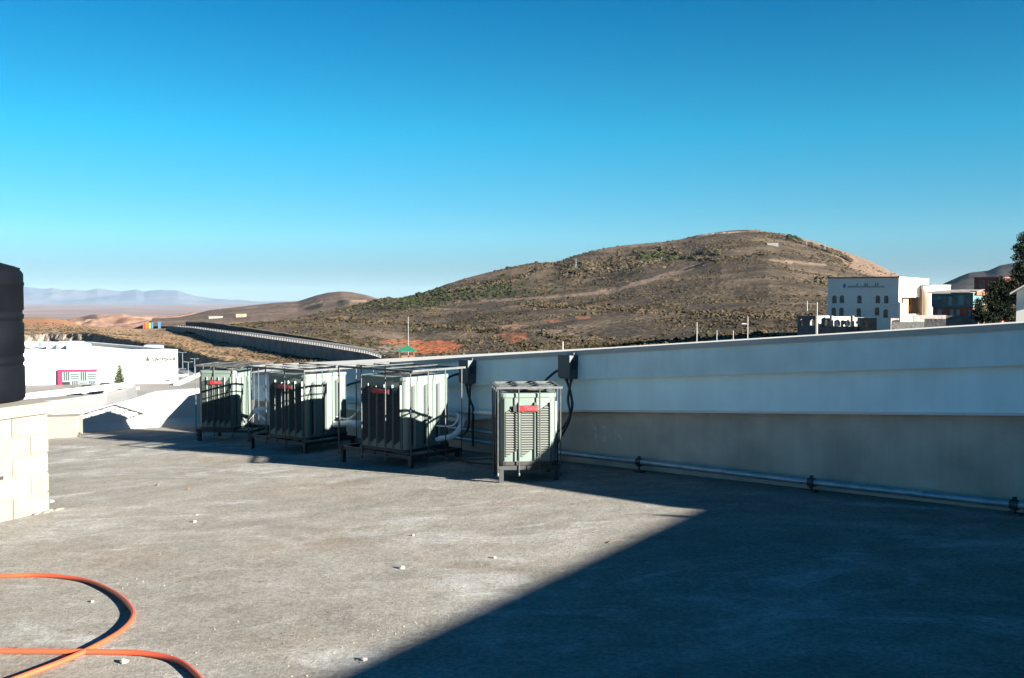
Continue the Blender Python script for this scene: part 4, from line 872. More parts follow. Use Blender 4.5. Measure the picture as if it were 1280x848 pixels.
# rubbed pale smears on the bare render
b = MB()
for px, ry0, ry1, dx in ((740, 528, 556, 4), (752, 530, 552, 2), (766, 534, 545, 6), (774, 545, 560, 8)):
    s = wall_hit(px); s2 = s+.035; s3 = wall_hit(px+dx)
    z0 = at(px, ry0, wp(s)[1]).z; z1 = at(px, ry1, wp(s)[1]).z
    pts = [wp(s, .0025), wp(s+.07, .0025), wp(s3+.05, .0025), wp(s3, .0025)]
    b.add([(*pts[0], z0), (*pts[1], z0-.02), (*pts[2], z1), (*pts[3], z1)], [(0, 3, 2, 1)])
K2(b.build('plaster_smear', mat('pale_smear', (.50, .46, .40), .9, var=.2, vscale=20)), pw)

# side wall out of frame to the right
sw = tag(empty('side_wall', (SW0.x, SW0.y, fz(*SW0))), 'rendered side wall closing the roof at the far right, beyond the last pipe clamp', 'wall')
b = MB(); n2 = Vector((-SWD.y, SWD.x))
if n2.x < 0: n2 = -n2
a0 = SW0-SWD*.6; a1 = SW0+SWD*10.5
TOPW = 1.60
b.prism([tuple(a0), tuple(a1), tuple(a1+n2*.25), tuple(a0+n2*.25)], lambda x, y: fz(x, y)-.3, TOPW-.05)
K2(b.build('wall_body', M['plaster']), sw)
b = MB(); b.prism([tuple(a0-n2*.03), tuple(a1-n2*.03), tuple(a1+n2*.28), tuple(a0+n2*.28)], TOPW-.05, TOPW)
K2(b.build('coping', M['white']), sw)
q = SW0+SWD*.45+n2*.02
b = MB(); q = SW0+SWD*.17; b.tube([(q.x+.1, q.y-.03, TOPW-.08), (q.x-.44, q.y+.10, TOPW-.08)], .024, 10)  # unseen rod, added and shaped to throw the finger of shadow on the floor
K2(b.build('shadow_rod', M['steel']), sw)

# ------------------------------------------------------------------ low parapet at the far left
lp = tag(empty('low_parapet', (LP1.x, LP1.y, fz(*LP1))), 'low sunlit white parapet at the far left edge of the roof, crossed by shadows', 'wall')
ld = (LP1-LP0).normalized(); lnn = Vector((ld.y, -ld.x))
if lnn.y > 0: lnn = -lnn
def lpp(t, off=0): p = LP0+(LP1-LP0)*t+lnn*off; return (p.x, p.y)
tA = lambda px: max(0, min(1.2, interp([(57, .55), (85, .60), (130, .705), (160, .775), (190, .85), (245, .97), (262, 1.0)], px)[0]))
def lh(t): return interp([(0, .26), (.55, .32), (.70, .40), (.78, .49), (.84, .585), (1, .60)], t)[0]
n = 40; b = MB(); vs = []
for i in range(n+1):
    t = i/n; f = fz(*lpp(t)); h = lh(t)
    for off, z in ((.16, -.02), (.03, .13), (0, h-.02), (-.02, h), (-.28, h), (-.30, -.4)):
        x, y = lpp(t, off); vs.append((x, y, f+z))
fs = [(i*6+k, (i+1)*6+k, (i+1)*6+(k+1) % 6, i*6+(k+1) % 6) for i in range(n) for k in range(6)]
fs += [tuple(range(6)), tuple(n*6+k for k in reversed(range(6)))]
b.add(vs, fs); K2(b.build('parapet_body', M['white']), lp)
# sloped white ledge outside it
b = MB(); vs = []; m_ = 26
for i in range(m_+1):
    t = .80*i/m_; f = fz(*lpp(t)); h = lh(t)
    for off, z in ((-.281, h-.03), (-2.3, h+.02), (-2.3, h-.5), (-.281, h-.5)):
        x, y = lpp(t, off); vs.append((x, y, f+z))
fs = [(i*4+k, (i+1)*4+k, (i+1)*4+(k+1) % 4, i*4+(k+1) % 4) for i in range(m_) for k in range(4)]+[(0, 1, 2, 3), tuple(m_*4+k for k in (3, 2, 1, 0))]
b.add(vs, fs); K2(b.build('outer_ledge', M['white']), lp)
b = MB()
p0 = lpp(.0, -2.2); p1 = lpp(.79, -2.2)
b.bar((*p0, fz(*lpp(0))+lh(0)+.045), (*p1, fz(*lpp(.79))+lh(.79)+.06), .12, .10)
K2(b.build('outer_kerb', M['white']), lp)

# ------------------------------------------------------------------ block plinth and tank
PC = Vector((-4.19, 8.92)); pd = Vector((-.35, -.94)).normalized(); pl = Vector((-.94, .35)).normalized()
PT = .60; pf = fz(*PC)
pb = tag(empty('block_plinth', (PC.x, PC.y, pf), 0), 'pale concrete block plinth under the black water tank', 'plinth')
b = MB()
def pq(u, v): p = PC+pd*u+pl*v; return (p.x, p.y)
b.prism([pq(.012, .012), pq(2.0, .012), pq(2.0, 2.0), pq(.012, 2.0)][::-1], lambda x, y: fz(x, y)-.05, PT-.105)
K2(b.build('mortar_core', M['mortar']), pb)
rows = 5; hrow = (PT-.105-pf+.0)/rows; b = MB()
for r_ in range(rows):
    u = -.2 if r_ % 2 else 0
    z0 = pf+.0+hrow*r_+.006-(0.06 if r_ == 0 else 0); z1 = pf+hrow*(r_+1)-.006
    while u < 2.0:
        u0 = max(0, u+.006); u1 = min(2.0, u+.40-.006)
        if u1-u0 > .05:
            j = random.uniform(-.003, .003)
            b.prism([pq(u0, -j), pq(u1, -j), pq(u1, .19), pq(u0, .19)][::-1], z0, z1)
            if u0 < 1.99 and r_ >= 0:   # far side face blocks
                pass
        u += .40
    v = .2 if r_ % 2 else .4
    while v < 2.0:
        b.prism([pq(0, v+.006), pq(.19, v+.006), pq(.19, min(2, v+.394)), pq(0, min(2, v+.394))][::-1], z0, z1); v += .4
o = K2(b.build('blocks', M['conc_block'], bevel=.006), pb)
b = MB(); b.prism([pq(-.04, -.03), pq(2.05, -.03), pq(2.05, 2.05), pq(-.04, 2.05)][::-1], PT-.103, PT)
K2(b.build('cap_slab', M['conc_block'], bevel=.008), pb)
b = MB(); e = pq(.28, -.004)
b.prism([pq(.50, -.004), pq(.80, -.004), pq(.80, .03), pq(.50, .03)][::-1], pf+.37, pf+.40)
K2(b.build('weep_slot', M['dark']), pb)
# splash of mortar at its foot
b = MB(); random.seed(3)
for k in range(9):
    p = PC+pd*random.uniform(-.1, .25)-pl*random.uniform(.01, .06); r_ = random.uniform(.012, .035)
    b.lathe([(r_, -.01), (r_*.9, r_*.28), (r_*.45, r_*.5)], (p.x, p.y, fz(p.x, p.y)), 8)
K2(b.build('mortar_lumps', M['mortar'], smooth=True), pb)
TC = Vector((-5.06, 8.93))
wt = tag(empty('water_tank', (TC.x, TC.y, PT+.001)), 'black ribbed plastic water tank cut by the left edge', 'tank')
prof = [(.585, 0), (.60, .02), (.60, .30), (.588, .315), (.588, .335), (.60, .35), (.60, .38), (.588, .395), (.588, .415), (.60, .43),
        (.60, .70), (.588, .715), (.588, .735), (.60, .75), (.60, .78), (.588, .795), (.588, .815), (.60, .83), (.60, 1.04), (.606, 1.05), (.606, 1.075), (.60, 1.085),
        (.60, 1.155), (.585, 1.18), (.53, 1.225), (.42, 1.25), (.34, 1.262)]
b = MB(); b.lathe(prof, (0, 0, 0), 72); b.build('tank_body', M['tank'], wt, smooth=True)
b = MB(); b.lathe([(.30, 1.255), (.30, 1.30), (.325, 1.302), (.325, 1.345), (.30, 1.36), (.10, 1.375)], (0, 0, 0), 48); b.build('lid', M['tank'], wt, smooth=True)
b = MB()
for k in range(8):
    a = 2*math.pi*k/8+.25; d = Vector((math.cos(a), math.sin(a), 0))
    b.bar(d*.36+Vector((0, 0, 1.25)), d*.575+Vector((0, 0, 1.185)), .07, .045)
b.build('shoulder_ribs', M['tank'], wt)
# low grey block in front of the low parapet
c = fl(72, 549)
lb = MB(); lb.prism([(c.x-.9, c.y-.1), (c.x+.24, c.y+.22), (c.x+.13, c.y+.62), (c.x-1.0, c.y+.3)], lambda x, y: fz(x, y)-.02, fz(c.x, c.y)+.33)
o = lb.build('concrete_step', M['mortar'], bevel=.01); tag(o, 'low grey concrete step between the block plinth and the low parapet', 'step')

# ------------------------------------------------------------------ condensing units
def chamfer_pts(w, c):
    h = w/2; a = []
    for cx, cy, a0 in ((h-c, -h+c, -90), (h-c, h-c, 0), (-h+c, h-c, 90), (-h+c, -h+c, 180)):
        for k in range(5):
            t = R(a0+90*k/4); a.append((cx+c*math.cos(t), cy+c*math.sin(t)))
    return a
def make_unit(w, h, ncol, slatcol, label, pitch=.020):
    u = empty('condensing_unit'); tag(u, label, 'air conditioner', 'condensing units in cages along the wall')
    ch = .075*w/.69; cp = chamfer_pts(w, ch)
    b = MB(); b.prism(cp, .03, h-.03); b.build('cabinet', M['cab'], u, smooth=True)
    b = MB(); b.prism(chamfer_pts(w+.025, ch+.012), 0, .034); b.build('base_pan', M['dark'], u)
    b = MB(); b.prism(chamfer_pts(w+.02, ch+.01), h-.045, h); b.build('top_cap', M['cab'], u, bevel=.008)
    b = MB(); rings = 7
    for k in range(rings):
        r_ = .06+(w*.40-.06)*k/(rings-1)
        b.tube([(r_*math.cos(2*math.pi*i/32), r_*math.sin(2*math.pi*i/32), h+.018) for i in range(33)], .004, 5)
    for k in range(8):
        a = math.pi*k/8*2; b.bar((.05*math.cos(a), .05*math.sin(a), h+.014), (w*.42*math.cos(a), w*.42*math.sin(a), h+.014), .006)
    fg = b.build('fan_guard', M['dark'], u)
    b = MB(); b.lathe([(w*.38, h+.002), (w*.38, h+.006)], (0, 0, 0), 32); b.build('fan_opening', M['cabin'], u)
    fw = w-2*ch*.8; z0, z1 = .075, h-.10
    for side in range(4):
        Mx = Matrix.Rotation(math.pi/2*side, 4, 'Z')
        nc = ncol if side in (0, 3, 2) else 3
        cw = fw/nc; bb = MB(); sb = MB(); rb = MB()
        for c in range(nc):
            xa = -fw/2+cw*c+cw*.06; xb = -fw/2+cw*(c+1)-cw*.14; sl = cw*.55
            if side == 1: xb = xa+cw*.16; sl = .005
            y = -w/2
            bb.add([Mx @ Vector(v) for v in ((xa, y-.003, z0), (xb, y-.003, z0+sl), (xb, y-.003, z1), (xa, y-.003, z1-sl))], [(0, 1, 2, 3)])
            z = z0+pitch
            while z < z1-pitch:
                x0, x1 = xa, xb
                if z < z0+sl: x1 = xa+(xb-xa)*(z-z0)/sl
                if z > z1-sl: x0 = xa+(xb-xa)*(z-(z1-sl))/sl
                if x1-x0 > .008:
                    sb.add([Mx @ Vector(v) for v in ((x0, y-.004, z), (x1, y-.004, z), (x1, y-.014, z-pitch*.45), (x0, y-.014, z-pitch*.45))], [(0, 3, 2, 1)])
                z += pitch
            xr = xb+cw*.08
            rb.add([Mx @ Vector(v) for v in ((xr-cw*.07, y-.001, z0-.03), (xr, y-.022, z0-.03), (xr+cw*.07, y-.001, z0-.03),
                                            (xr-cw*.07, y-.001, z1+.01), (xr, y-.022, z1+.01), (xr+cw*.07, y-.001, z1+.01))], [(0, 1, 4, 3), (1, 2, 5, 4), (3, 4, 5), (0, 2, 1)])
        lp_ = bb.build('louvre_panel', M['cabin'], u)
        sb.build('slats', slatcol, lp_); rb.build('ribs', M['cab'], lp_)
    # seams
    b = MB()
    for sx in (-1, 1):
        for Mx in (Matrix.Identity(4), Matrix.Rotation(math.pi/2, 4, 'Z')):
            b.box(sx*(fw/2+.004)-.002, sx*(fw/2+.004)+.002, -w/2-.0025, -w/2+.01, .04, h-.05, Mx)
    b.build('panel_seam', M['badge_d'], u)
    # badge
    bw = w*.30; bz = h*.80 if h > .8 else h*.79
    b = MB(); b.box(-bw*.75-.02, bw*.62, -w/2-.032, -w/2-.022, bz-.03, bz+.03); bd = b.build('badge', M['badge_d'], u)
    b = MB(); b.add([(-bw*.35+.032*math.cos(t*.3927), -w/2-.036, bz+.032*math.sin(t*.3927)) for t in range(16)], [tuple(range(16))])
    b.box(-bw*.30, bw*.58, -w/2-.0355, -w/2-.030, bz-.020, bz+.020); b.build('badge_plate', M['badge_r'], bd)
    cu = bpy.data.curves.new('t', 'FONT'); cu.body = 'TRANE'; cu.size = .045; cu.extrude = .001; cu.align_x = 'CENTER'; cu.align_y = 'CENTER'
    to = bpy.data.objects.new('t', cu); COL.objects.link(to); dg = bpy.context.evaluated_depsgraph_get(); dg.update()
    me = bpy.data.meshes.new_from_object(to.evaluated_get(dg)); bpy.data.objects.remove(to)
    me.materials.clear(); me.materials.append(M['badge_t'])
    me.transform(Matrix.Translation((bw*.18, -w/2-.0375, bz)) @ Matrix.Rotation(math.pi/2, 4, 'X'))
    o = bpy.data.objects.new('badge_lettering', me); COL.objects.link(o); o.parent = bd
    return u
def copy_tree(o, parent=None):
    c = o.copy(); COL.objects.link(c); c.parent = parent
    for ch in o.children: copy_tree(ch, c)
    return c
def make_cage(wx, wy, h, label, nx=4, ny=4, over=.0, tz=(0, 0, 0, 0)):
    """open security cage: dark stand with legs, uprights, top frame with cross bars. Origin at centre on floor."""
    g = empty('security_cage'); tag(g, label, 'cage', 'steel cages around the condensing units')
    sx, sy = wx/2, wy/2; zs = .145
    b = MB()
    for y in (-sy+.03, sy-.03): b.bar((-sx, y, zs), (sx, y, zs), .04, .04)
    for x in (-sx+.03, sx-.03, 0): b.bar((x, -sy, zs), (x, sy, zs), .04, .04)
    b.build('stand_frame', M['dark'], g)
    for x in (-sx+.035, sx-.035):
        for y in (-sy+.035, sy-.035):
            b = MB(); b.box(x-.022, x+.022, y-.022, y+.022, -.03, zs-.02); b.build('leg', M['dark'], g)
    corner = lambda x, y: h+lerp(lerp(tz[0], tz[1], (x+sx)/wx), lerp(tz[3], tz[2], (x+sx)/wx), (y+sy)/wy)
    pos = [(-sx+wx*i/(nx-1), -sy) for i in range(nx)]+[(-sx+wx*i/(nx-1), sy) for i in range(nx)]
    pos += [(s, -sy+wy*i/(ny-1)) for i in range(1, ny-1) for s in (-sx, sx)]
    for x, y in pos:
        b = MB(); z = corner(x, y); j = random.uniform(-.006, .006)
        b.tube([(x+j, y, .085), (x+j, y, .09), (x, y, z)], .0068, 6); b.lathe([(.010, .065), (.013, .078), (.008, .095)], (x+j, y, 0), 8)
        b.build('upright', M['steel'], g, smooth=True)
    b = MB()
    P = [Vector((x, y, corner(x, y))) for x, y in ((-sx, -sy), (sx, -sy), (sx, sy), (-sx, sy))]
    for i in range(4):
        a, c = P[i], P[(i+1) % 4]; d = (c-a).normalized()*(.02+over)
        b.bar(a-d*(.2 if i else 1), c+d, .032, .022)
    b.build('top_frame', M['rail'], g)
    b = MB()
    for i in range(1, nx-1):
        x = -sx+wx*i/(nx-1); b.bar((x, -sy, corner(x, -sy)+.014), (x, sy, corner(x, sy)+.014), .028, .012)
    for i in range(1, ny-1):
        y = -sy+wy*i/(ny-1); b.bar((-sx, y, corner(-sx, y)+.002), (sx, y, corner(sx, y)+.002), .012, .012)
    b.build('top_bars', M['steel'], g)
    return g
def place(o, x, y, a, z=0):
    o.location = (x, y, fz(x, y)+z); o.rotation_euler = (0, 0, -R(a))
def corner_place(o, cx, cy, a, wx, wy, z=0):    # put the front-right corner (local +x,-y) at cx,cy
    th = -R(a); ex = Vector((math.cos(th), math.sin(th))); ey = Vector((-math.sin(th), math.cos(th)))
    c = Vector((cx, cy))-ex*wx/2+ey*wy/2; place(o, c.x, c.y, a, z); return c, ex, ey
ZB = .168
# small one (front right)
u4 = make_unit(.545, .70, 3, M['slat_l'], 'smallest condensing unit, full grille and red badge facing out, right end of the row', .0235)
g4 = make_cage(.61, .62, .925, 'small square cage around the rightmost condensing unit')
th = R(8); cc = fl(658, 603); c4 = Vector((.115, 9.56))+Vector((-math.sin(-th), math.cos(th)))*0+Vector((0, .31))
place(u4, .135, 9.88, -4, ZB); place(g4, .135, 9.88, -8)
g4.rotation_euler.z = R(6)
# large ones
u3 = make_unit(.75, .84, 5, M['slat'], 'grille faced condensing unit beside the white bent pipe, second from the right')
u2 = copy_tree(u3); u2['label'] = 'condensing unit in the middle of the row with a curved shadow across its side'
u1 = copy_tree(u3); u1['label'] = 'condensing unit nearest the low white parapet, left end of the row'
for u_, nm in ((u2, 0), (u1, 0)): pass
g3 = make_cage(1.22, .80, 1.09, 'cage with an overhanging barred top around the second unit from the right', over=.03)
g2 = make_cage(1.22, .84, 1.07, 'cage around the middle condensing unit, just left of the overhanging one')
g1 = make_cage(.88, .66, 1.09, 'leftmost cage, beside the low sunlit parapet')
corner_place(u3, -1.165, 10.88, 37, .75, .75, ZB); corner_place(g3, -1.10, 10.72, 41, 1.22, .80)
corner_place(u2, -2.60, 12.52, 35, .75, .75, ZB); corner_place(g2, -2.60, 12.38, 41, 1.22, .84)
corner_place(u1, -4.01, 14.27, 12, .56, .56, ZB); u1.scale = (.745, .745, 1.02); corner_place(g1, -3.74, 14.20, 12, .88, .66)
UN = [u1, u2, u3, u4]
def loc(o, x, y, z): return Matrix.Translation(o.location) @ Matrix.Rotation(o.rotation_euler.z, 4, 'Z') @ Vector((x, y, z))

# ------------------------------------------------------------------ boxes, cables, pipes on the wall
def wv(s, off, h): x, y = wp(s, off); return Vector((x, y, fz(x, y)+h))
ang = math.atan2(WD.y, WD.x)
def wall_box(px, row_t, row_b, label):
    s = wall_hit(px, .13); x, y = wp(s, .131); zt = at(px, row_t, y).z; zb = at(px, row_b, y).z
    e = empty('disconnect_box', (x, y, (zt+zb)/2), ang); tag(e, label, 'electrical box', 'electrical boxes on the wall')
    hh_ = (zt-zb)/2; w2 = .085
    b = MB(); b.box(-w2, w2, -.12, 0, -hh_, hh_); b.build('box_body', M['boxg'], e, bevel=.006)
    b = MB(); b.box(-w2-.005, w2+.005, -.135, -.1205, -hh_+.015, hh_+.006); b.build('cover', M['boxg'], e, bevel=.004)
    b = MB(); b.box(w2+.001, w2+.02, -.09, -.05, -.02, .07); b.build('switch_lever', M['dark'], e)
    b = MB(); b.tube([(w2-.02, -.05, hh_), (w2-.02, -.05, hh_+.03)], .012, 8); b.build('top_lug', M['dark'], e)
    b = MB(); b.lathe([(.02, -hh_-.03), (.02, -hh_)], (-.03, -.06, 0), 10); b.lathe([(.02, -hh_-.03), (.02, -hh_)], (.035, -.06, 0), 10); b.build('cable_glands', M['dark'], e)
    return s, (zt+zb)/2, hh_
sA, zA, hA = wall_box(590, 450, 479, 'grey electrical disconnect box on the wall, above the gap between the two right units')
sB, zB_, hB = wall_box(716, 444, 473, 'grey electrical disconnect box on the wall, upper right of the smallest unit')
def cable(name, pts, r, label, m='rubber', cat='cable', group=None, n=8):
    p = curve_pts(pts, 10); base = Vector(p[0]); o = MB().tube([q-base for q in p], r, n).build(name, M[m], smooth=True, loc=base)
    return tag(o, label, cat, group)
def fw_(s, off, z): x, y = wp(s, off); return Vector((x, y, z))
cable('cable', [fw_(sB-.03, .19, zB_-hB-.02), fw_(sB+.03, .19, zB_-hB-.16), fw_(sB+.04, .18, zB_-hB-.32), fw_(sB-.06, .20, zB_-hB-.52), fw_(sB-.22, .25, zB_-hB-.62), loc(u4, .2, .30, .25)], .014, 'black cable from the right box, bending left to the smallest unit', group='black cables')
cable('cable', [fw_(sB+.035, .19, zB_-hB-.02), fw_(sB-.0, .20, zB_-hB-.22), fw_(sB+.03, .20, zB_-hB-.42), fw_(sB-.12, .22, zB_-hB-.68), fw_(sB-.24, .24, zB_-hB-.88), fw_(sB-.32, .2, zB_-hB-.95)], .014, 'black cable from the right box, dropping down to the conduit', group='black cables')
cable('cable', [fw_(sB-.08, .2, zB_-.03), fw_(sB-.17, .22, zB_-.06), fw_(sB-.25, .30, zB_-.16), loc(u4, .12, .32, .64)], .014, 'short black cable arching from the side of the right box', group='black cables')
cable('cable', [fw_(sA-.03, .19, zA-hA-.02), fw_(sA+.01, .19, zA-hA-.16), fw_(sA+.08, .18, zA-hA-.30), fw_(sA+.07, .18, zA-hA-.5), fw_(sA+.1, .2, zA-hA-.75)], .014, 'black cable from the left box, bending behind the smallest unit', group='black cables')
cable('cable', [fw_(sA+.035, .19, zA-hA-.02), fw_(sA+.03, .20, zA-hA-.3), fw_(sA+.0, .20, zA-hA-.55), fw_(sA-.15, .2, zA-hA-.66)], .014, 'black cable from the left box, hanging straight to the conduits', group='black cables')
cable('cable', [fw_(sA-.08, .2, zA-.03), fw_(sA-.2, .25, zA-.05), fw_(sA-.45, .3, zA-.16), fw_(sA-.8, .3, zA-.3), loc(u3, .1, .36, .5)], .014, 'black cable arching from the left box behind the unit with the bent pipe', group='black cables')
p3 = loc(u3, .36, .1, .0)
for k, (dz, lab) in enumerate(((.17, 'black cable looping low from the unit with the bent pipe, upper one'), (.03, 'black cable looping over the roof floor, lower one'))):
    e = loc(u4, -.1, .55, dz*.6+.02-ZB); m_ = (p3+e)/2; m_.z = fz(m_.x, m_.y)+.02+dz*.3
    cable('cable', [p3+Vector((0, 0, -.02)), p3+Vector((.12, .1, -.10)), m_, e], .012, lab, group='black cables')
m_ = fw_(wall_hit(440), .3, 0)
cable('cable', [loc(u2, .30, .36, .50), fw_(wall_hit(455), .35, fz(*wp(wall_hit(455)))+.75), fw_(wall_hit(480), .2, fz(*wp(wall_hit(480)))+.85), fw_(wall_hit(500), .16, fz(*wp(wall_hit(500)))+.75)], .014, 'black cable rising behind the gap between the two middle cages', group='black cables')
# steel conduit along the foot of the wall
def off_row(px, row, off):
    s = wall_hit(px, off); x, y = wp(s, off); return s, at(px, row, y).z-fz(x, y)
OFFP = .13
pts = []
for px, row in ((560, 546), (608, 553), (700, 566), (800, 577.5), (1017, 603), (1278, 631.5)):
    s, h = off_row(px, row, OFFP); pts.append((s, h))
s_end = SR-.4; pts.append((s_end, pts[-1][1]+.02))
p_ = [wv(s, OFFP, h) for s, h in pts]
cd = tag(empty('steel_conduit', p_[2]), 'long galvanised conduit running low along the wall on clamps', 'pipe')
b = MB().tube(p_, .027, 14); K2(b.build('tube', M['conduit'], smooth=True), cd)
for px, row in ((800, 577.5), (1017, 603), (1273, 631)):
    s, h = off_row(px, row, OFFP); c = wv(s, OFFP, h); d = Vector((WD.x, WD.y, 0))
    b = MB(); b.tube([c-d*.028, c+d*.028], .037, 12)
    o = K2(b.build('clamp', M['steel'], smooth=True), cd)
    b = MB(); g0 = wv(s, OFFP, -.005); q = Vector((WN.x, WN.y, 0))
    b.bar(g0, c-Vector((0, 0, .033)), .02, .02); b.bar(g0-d*.05+Vector((0, 0, .012)), g0+d*.05+Vector((0, 0, .012)), .07, .02)
    b.bar(c+Vector((0, 0, .035)), c+Vector((0, 0, .058)), .03, .012); b.bar(c-Vector((0, 0, .033))-q*.10, c-Vector((0, 0, .033))+q*.04, .03, .018)
    K2(b.build('support_bracket', M['steel']), cd)
for px, row in ((700, 566), (905, 589.5), (1150, 617)):
    s, h = off_row(px, row, OFFP); c = wv(s, OFFP, h); d = Vector((WD.x, WD.y, 0))
    b = MB(); b.tube([c-d*.06, c+d*.06], .0305, 12); K2(b.build('coupling', M['conduit'], smooth=True), cd)
pts = [off_row(px, row, .13) for px, row in ((470, 528), (575, 536), (608, 540.5), (660, 547))]
p_ = [wv(s, .13, h) for s, h in pts]
o = MB().tube([q-p_[0] for q in p_], .024, 12).build('upper_conduit', M['conduit'], smooth=True, loc=p_[0]); tag(o, 'shorter steel conduit above the long one, behind the two right units', 'pipe')
pts = [off_row(px, row, .16) for px, row in ((330, 487), (440, 503), (500, 509), (565, 513.5), (608, 516.5), (640, 519))]
p_ = [wv(s, .16, h) for s, h in pts]
o = MB().tube([q-p_[0] for q in p_], .028, 12).build('insulated_pipe', M['insul'], smooth=True, loc=p_[0]); tag(o, 'long white insulated pipe fixed along the wall behind the units', 'pipe', 'white insulated pipes')
def ipipe(pts, r, lab, m='insul'):
    p = curve_pts(pts, 8); o = MB().tube([q-p[0] for q in p], r, 12).build('insulated_pipe', M[m], smooth=True, loc=p[0]); return tag(o, lab, 'pipe', 'white insulated pipes')
s6 = wall_hit(566, .16)
e3 = loc(u3, .36, .15, .0)
def A_(px, row, Y): return at(px, row, Y)
ipipe([loc(u3, .345, .12, .10), A_(560, 547, 11.35), A_(570, 542, 11.45), A_(577, 530, 11.6), A_(574, 521, 11.8), A_(560, 517, 12.1)], .034, 'thick white bent pipe curling beside the second unit from the right')
ipipe([loc(u3, .345, .10, .26), A_(563, 533, 11.3), A_(571, 527, 11.4), A_(572, 518, 11.5), A_(562, 514, 11.7)], .009, 'thin white tube looping above the thick bent pipe')
ipipe([loc(u2, .345, .10, .16), A_(430, 530, 12.85), A_(438, 529, 12.7), A_(447, 530, 12.6), A_(455, 528, 12.7)], .042, 'stubby white pipe between the two middle units')
ipipe([loc(u2, .345, .14, .26), A_(434, 524, 12.9), A_(443, 519, 12.8), A_(448, 512, 12.8)], .012, 'thin white tube above the stubby pipe between the two middle units')
ipipe([loc(u1, .345, .10, .16), A_(318, 514, 14.3), A_(326, 511.5, 14.1), A_(334, 511, 14.0)], .03, 'short white pipe between the two left units')
ipipe([loc(u1, .345, .0, .10), A_(319, 515, 14.2), A_(327, 521, 14.0), A_(334, 527, 13.8)], .016, 'thin white pipe sloping down between the two left units')
for u_ in (u2, u3):
    c = loc(u_, .352, .05, .20)
    o = MB().lathe([(.012, -.02), (.016, 0), (.012, .02)], (0, 0, 0), 8).build('service_valve', M['copper'], smooth=True, loc=c)
    tag(o, 'small copper service valve on the %s unit' % ('middle' if u_ is u2 else 'second from right'), 'valve')

# ------------------------------------------------------------------ orange hose
def hp(px, row, h=.0): d = ray(px, row); t = (HC-h-.0142)/(BX*d.x+BY*d.y-d.z); return Vector((t*d.x, t*d.y, HC+t*d.z))
hpts = [hp(330, 1010), hp(290, 910), hp(262, 868, 0.0004), hp(247, 845, 0.0020), hp(222, 826, 0.0029), hp(180, 817, 0.0020), hp(130, 815, 0.0009), hp(60, 814.5), hp(-20, 814), hp(-130, 812), hp(-300, 800), hp(-420, 770),
        hp(-380, 740), hp(-230, 729), hp(-100, 723), hp(0, 720.5), hp(45, 719), hp(85, 722, 0.0004), hp(115, 728, 0.0020), hp(145, 742, 0.0037), hp(163, 758, 0.0050), hp(166, 772, 0.0050), hp(150, 790, 0.0041), hp(115, 810, 0.0029), hp(75, 828, 0.0020), hp(30, 845, 0.0012), hp(-40, 872, 0.0009), hp(-160, 930), hp(-300, 1000)]
p = curve_pts(hpts, 10); base = hp(60, 814)
o = MB().tube([q-base for q in p], .0135, 12).build('garden_hose', M['hose'], smooth=True, loc=base); tag(o, 'orange hose looped over the bare concrete in the bottom left corner', 'hose')

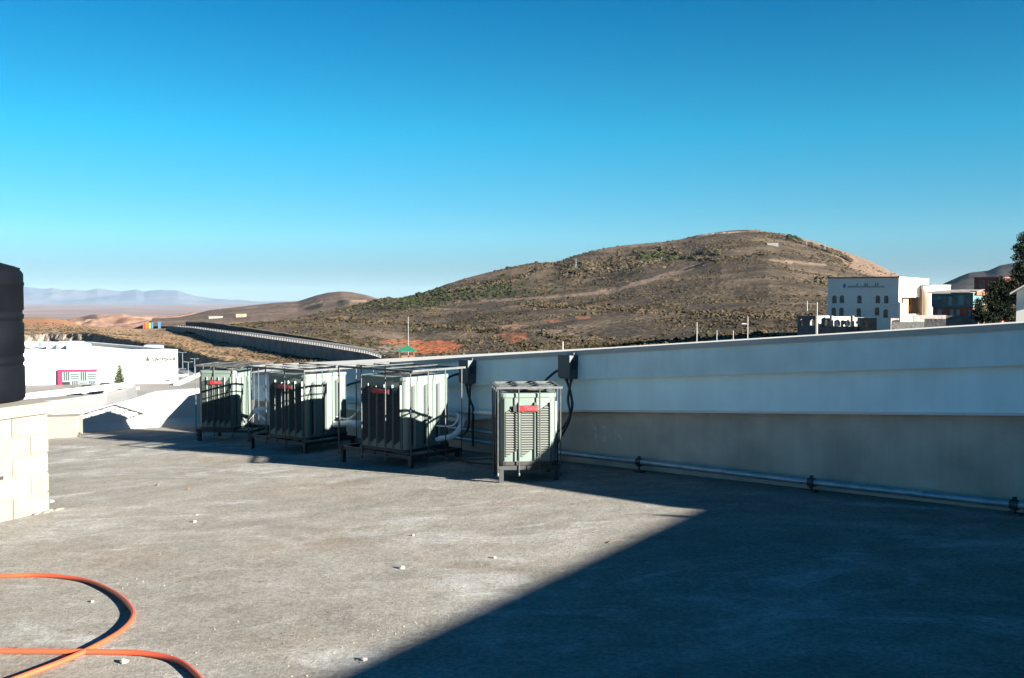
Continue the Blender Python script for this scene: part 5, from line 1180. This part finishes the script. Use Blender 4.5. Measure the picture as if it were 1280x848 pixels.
# ------------------------------------------------------------------ stones on the floor
def rock(b, c, r_, seed):
    rr = random.Random(seed); import_pts = []
    vs = []; n1 = 6
    for j, (zz, rad) in enumerate(((-.15, .8), (.35, 1), (.8, .6))):
        for k in range(n1):
            a = 2*math.pi*(k+.5*(j % 2))/n1; q = rad*r_*rr.uniform(.7, 1.15)
            vs.append((c[0]+q*math.cos(a), c[1]+q*math.sin(a)*.85, c[2]+zz*r_*rr.uniform(.85, 1.1)))
    fs = [(j*n1+k, j*n1+(k+1) % n1, (j+1)*n1+(k+1) % n1, (j+1)*n1+k) for j in range(2) for k in range(n1)]+[tuple(2*n1+k for k in range(n1))]
    b.add(vs, fs)
stones = [(155, 829, .022, 'white stone casting a shadow beside the orange hose crossing', M['stone']), (115, 753, .014, 'small pale stone inside the loop of the orange hose', M['stone']),
          (243, 653, .02, 'small pale stone right of the block plinth, in the sun', M['stone']), (64, 628, .03, 'dark round stone at the foot of the block plinth', M['stone']), (52, 630, .018, 'smaller dark stone at the foot of the block plinth', M['stone']),
          (503, 711, .022, 'pale stone in the middle of the sunlit floor', M['stone']), (516, 670, .016, 'small pale stone in the sun, above the middle one', M['stone']), (618, 698, .016, 'pale stone near the diagonal shadow edge', M['stone']),
          (455, 826, .018, 'pale stone at the tip of the diagonal shadow', M['stone']), (246, 652-8, .012, 'tiny stone behind the pale stone right of the plinth', M['stone']), (651, 828, .022, 'bluish stone in the dark shadow, bottom middle', M['stone']),
          (197, 607, .022, 'dark pebble in the sun on the left of the floor', M['rock']), (235, 612, .02, 'brown pebble in the sun right of the plinth', M['wood'])]
for i, (px, row, r_, lab, mm) in enumerate(stones):
    c = fl(px, row); b = MB(); rock(b, (0, 0, 0), r_, 50+i); tag(b.build('stone', mm, loc=c), lab, 'stone', 'loose stones on the roof floor')
b = MB(); rg = random.Random(11); cnt = 0
while cnt < 700:
    px = rg.uniform(-40, 1320); row = 560+(rg.random()**.7)*330; 
    if rg.random() < .5:
        cx, cy = rg.choice([(300, 800), (470, 770), (620, 690), (250, 640), (180, 720), (430, 830)]); px = rg.gauss(cx, 45); row = rg.gauss(cy, 18)
    if row < 560: continue
    c = fl(px, row)
    if (Vector((c.x, c.y))-K).dot(WN) < .2: continue
    if (Vector((c.x, c.y))-PC).dot(-pl) < .1 and px < 80: continue
    rock(b, c, rg.choice([.0015, .002, .002, .003, .004, .005]), cnt); cnt += 1
tag(b.build('gravel', mat('pale_grit', (.075, .065, .055), .95, col2=(.22, .21, .19), vscale=2.5, detail=12)), 'loose grit scattered over the concrete roof floor', 'gravel', kind='stuff')
# dry twig
c = fl(770, 678); o = MB().tube([(-.06, -.03, .004), (-.01, .0, .012), (.05, .035, .006)], .003, 5).build('twig', M['bark'], loc=c); tag(o, 'pale dry twig on the sunlit floor left of the diagonal shadow', 'twig')
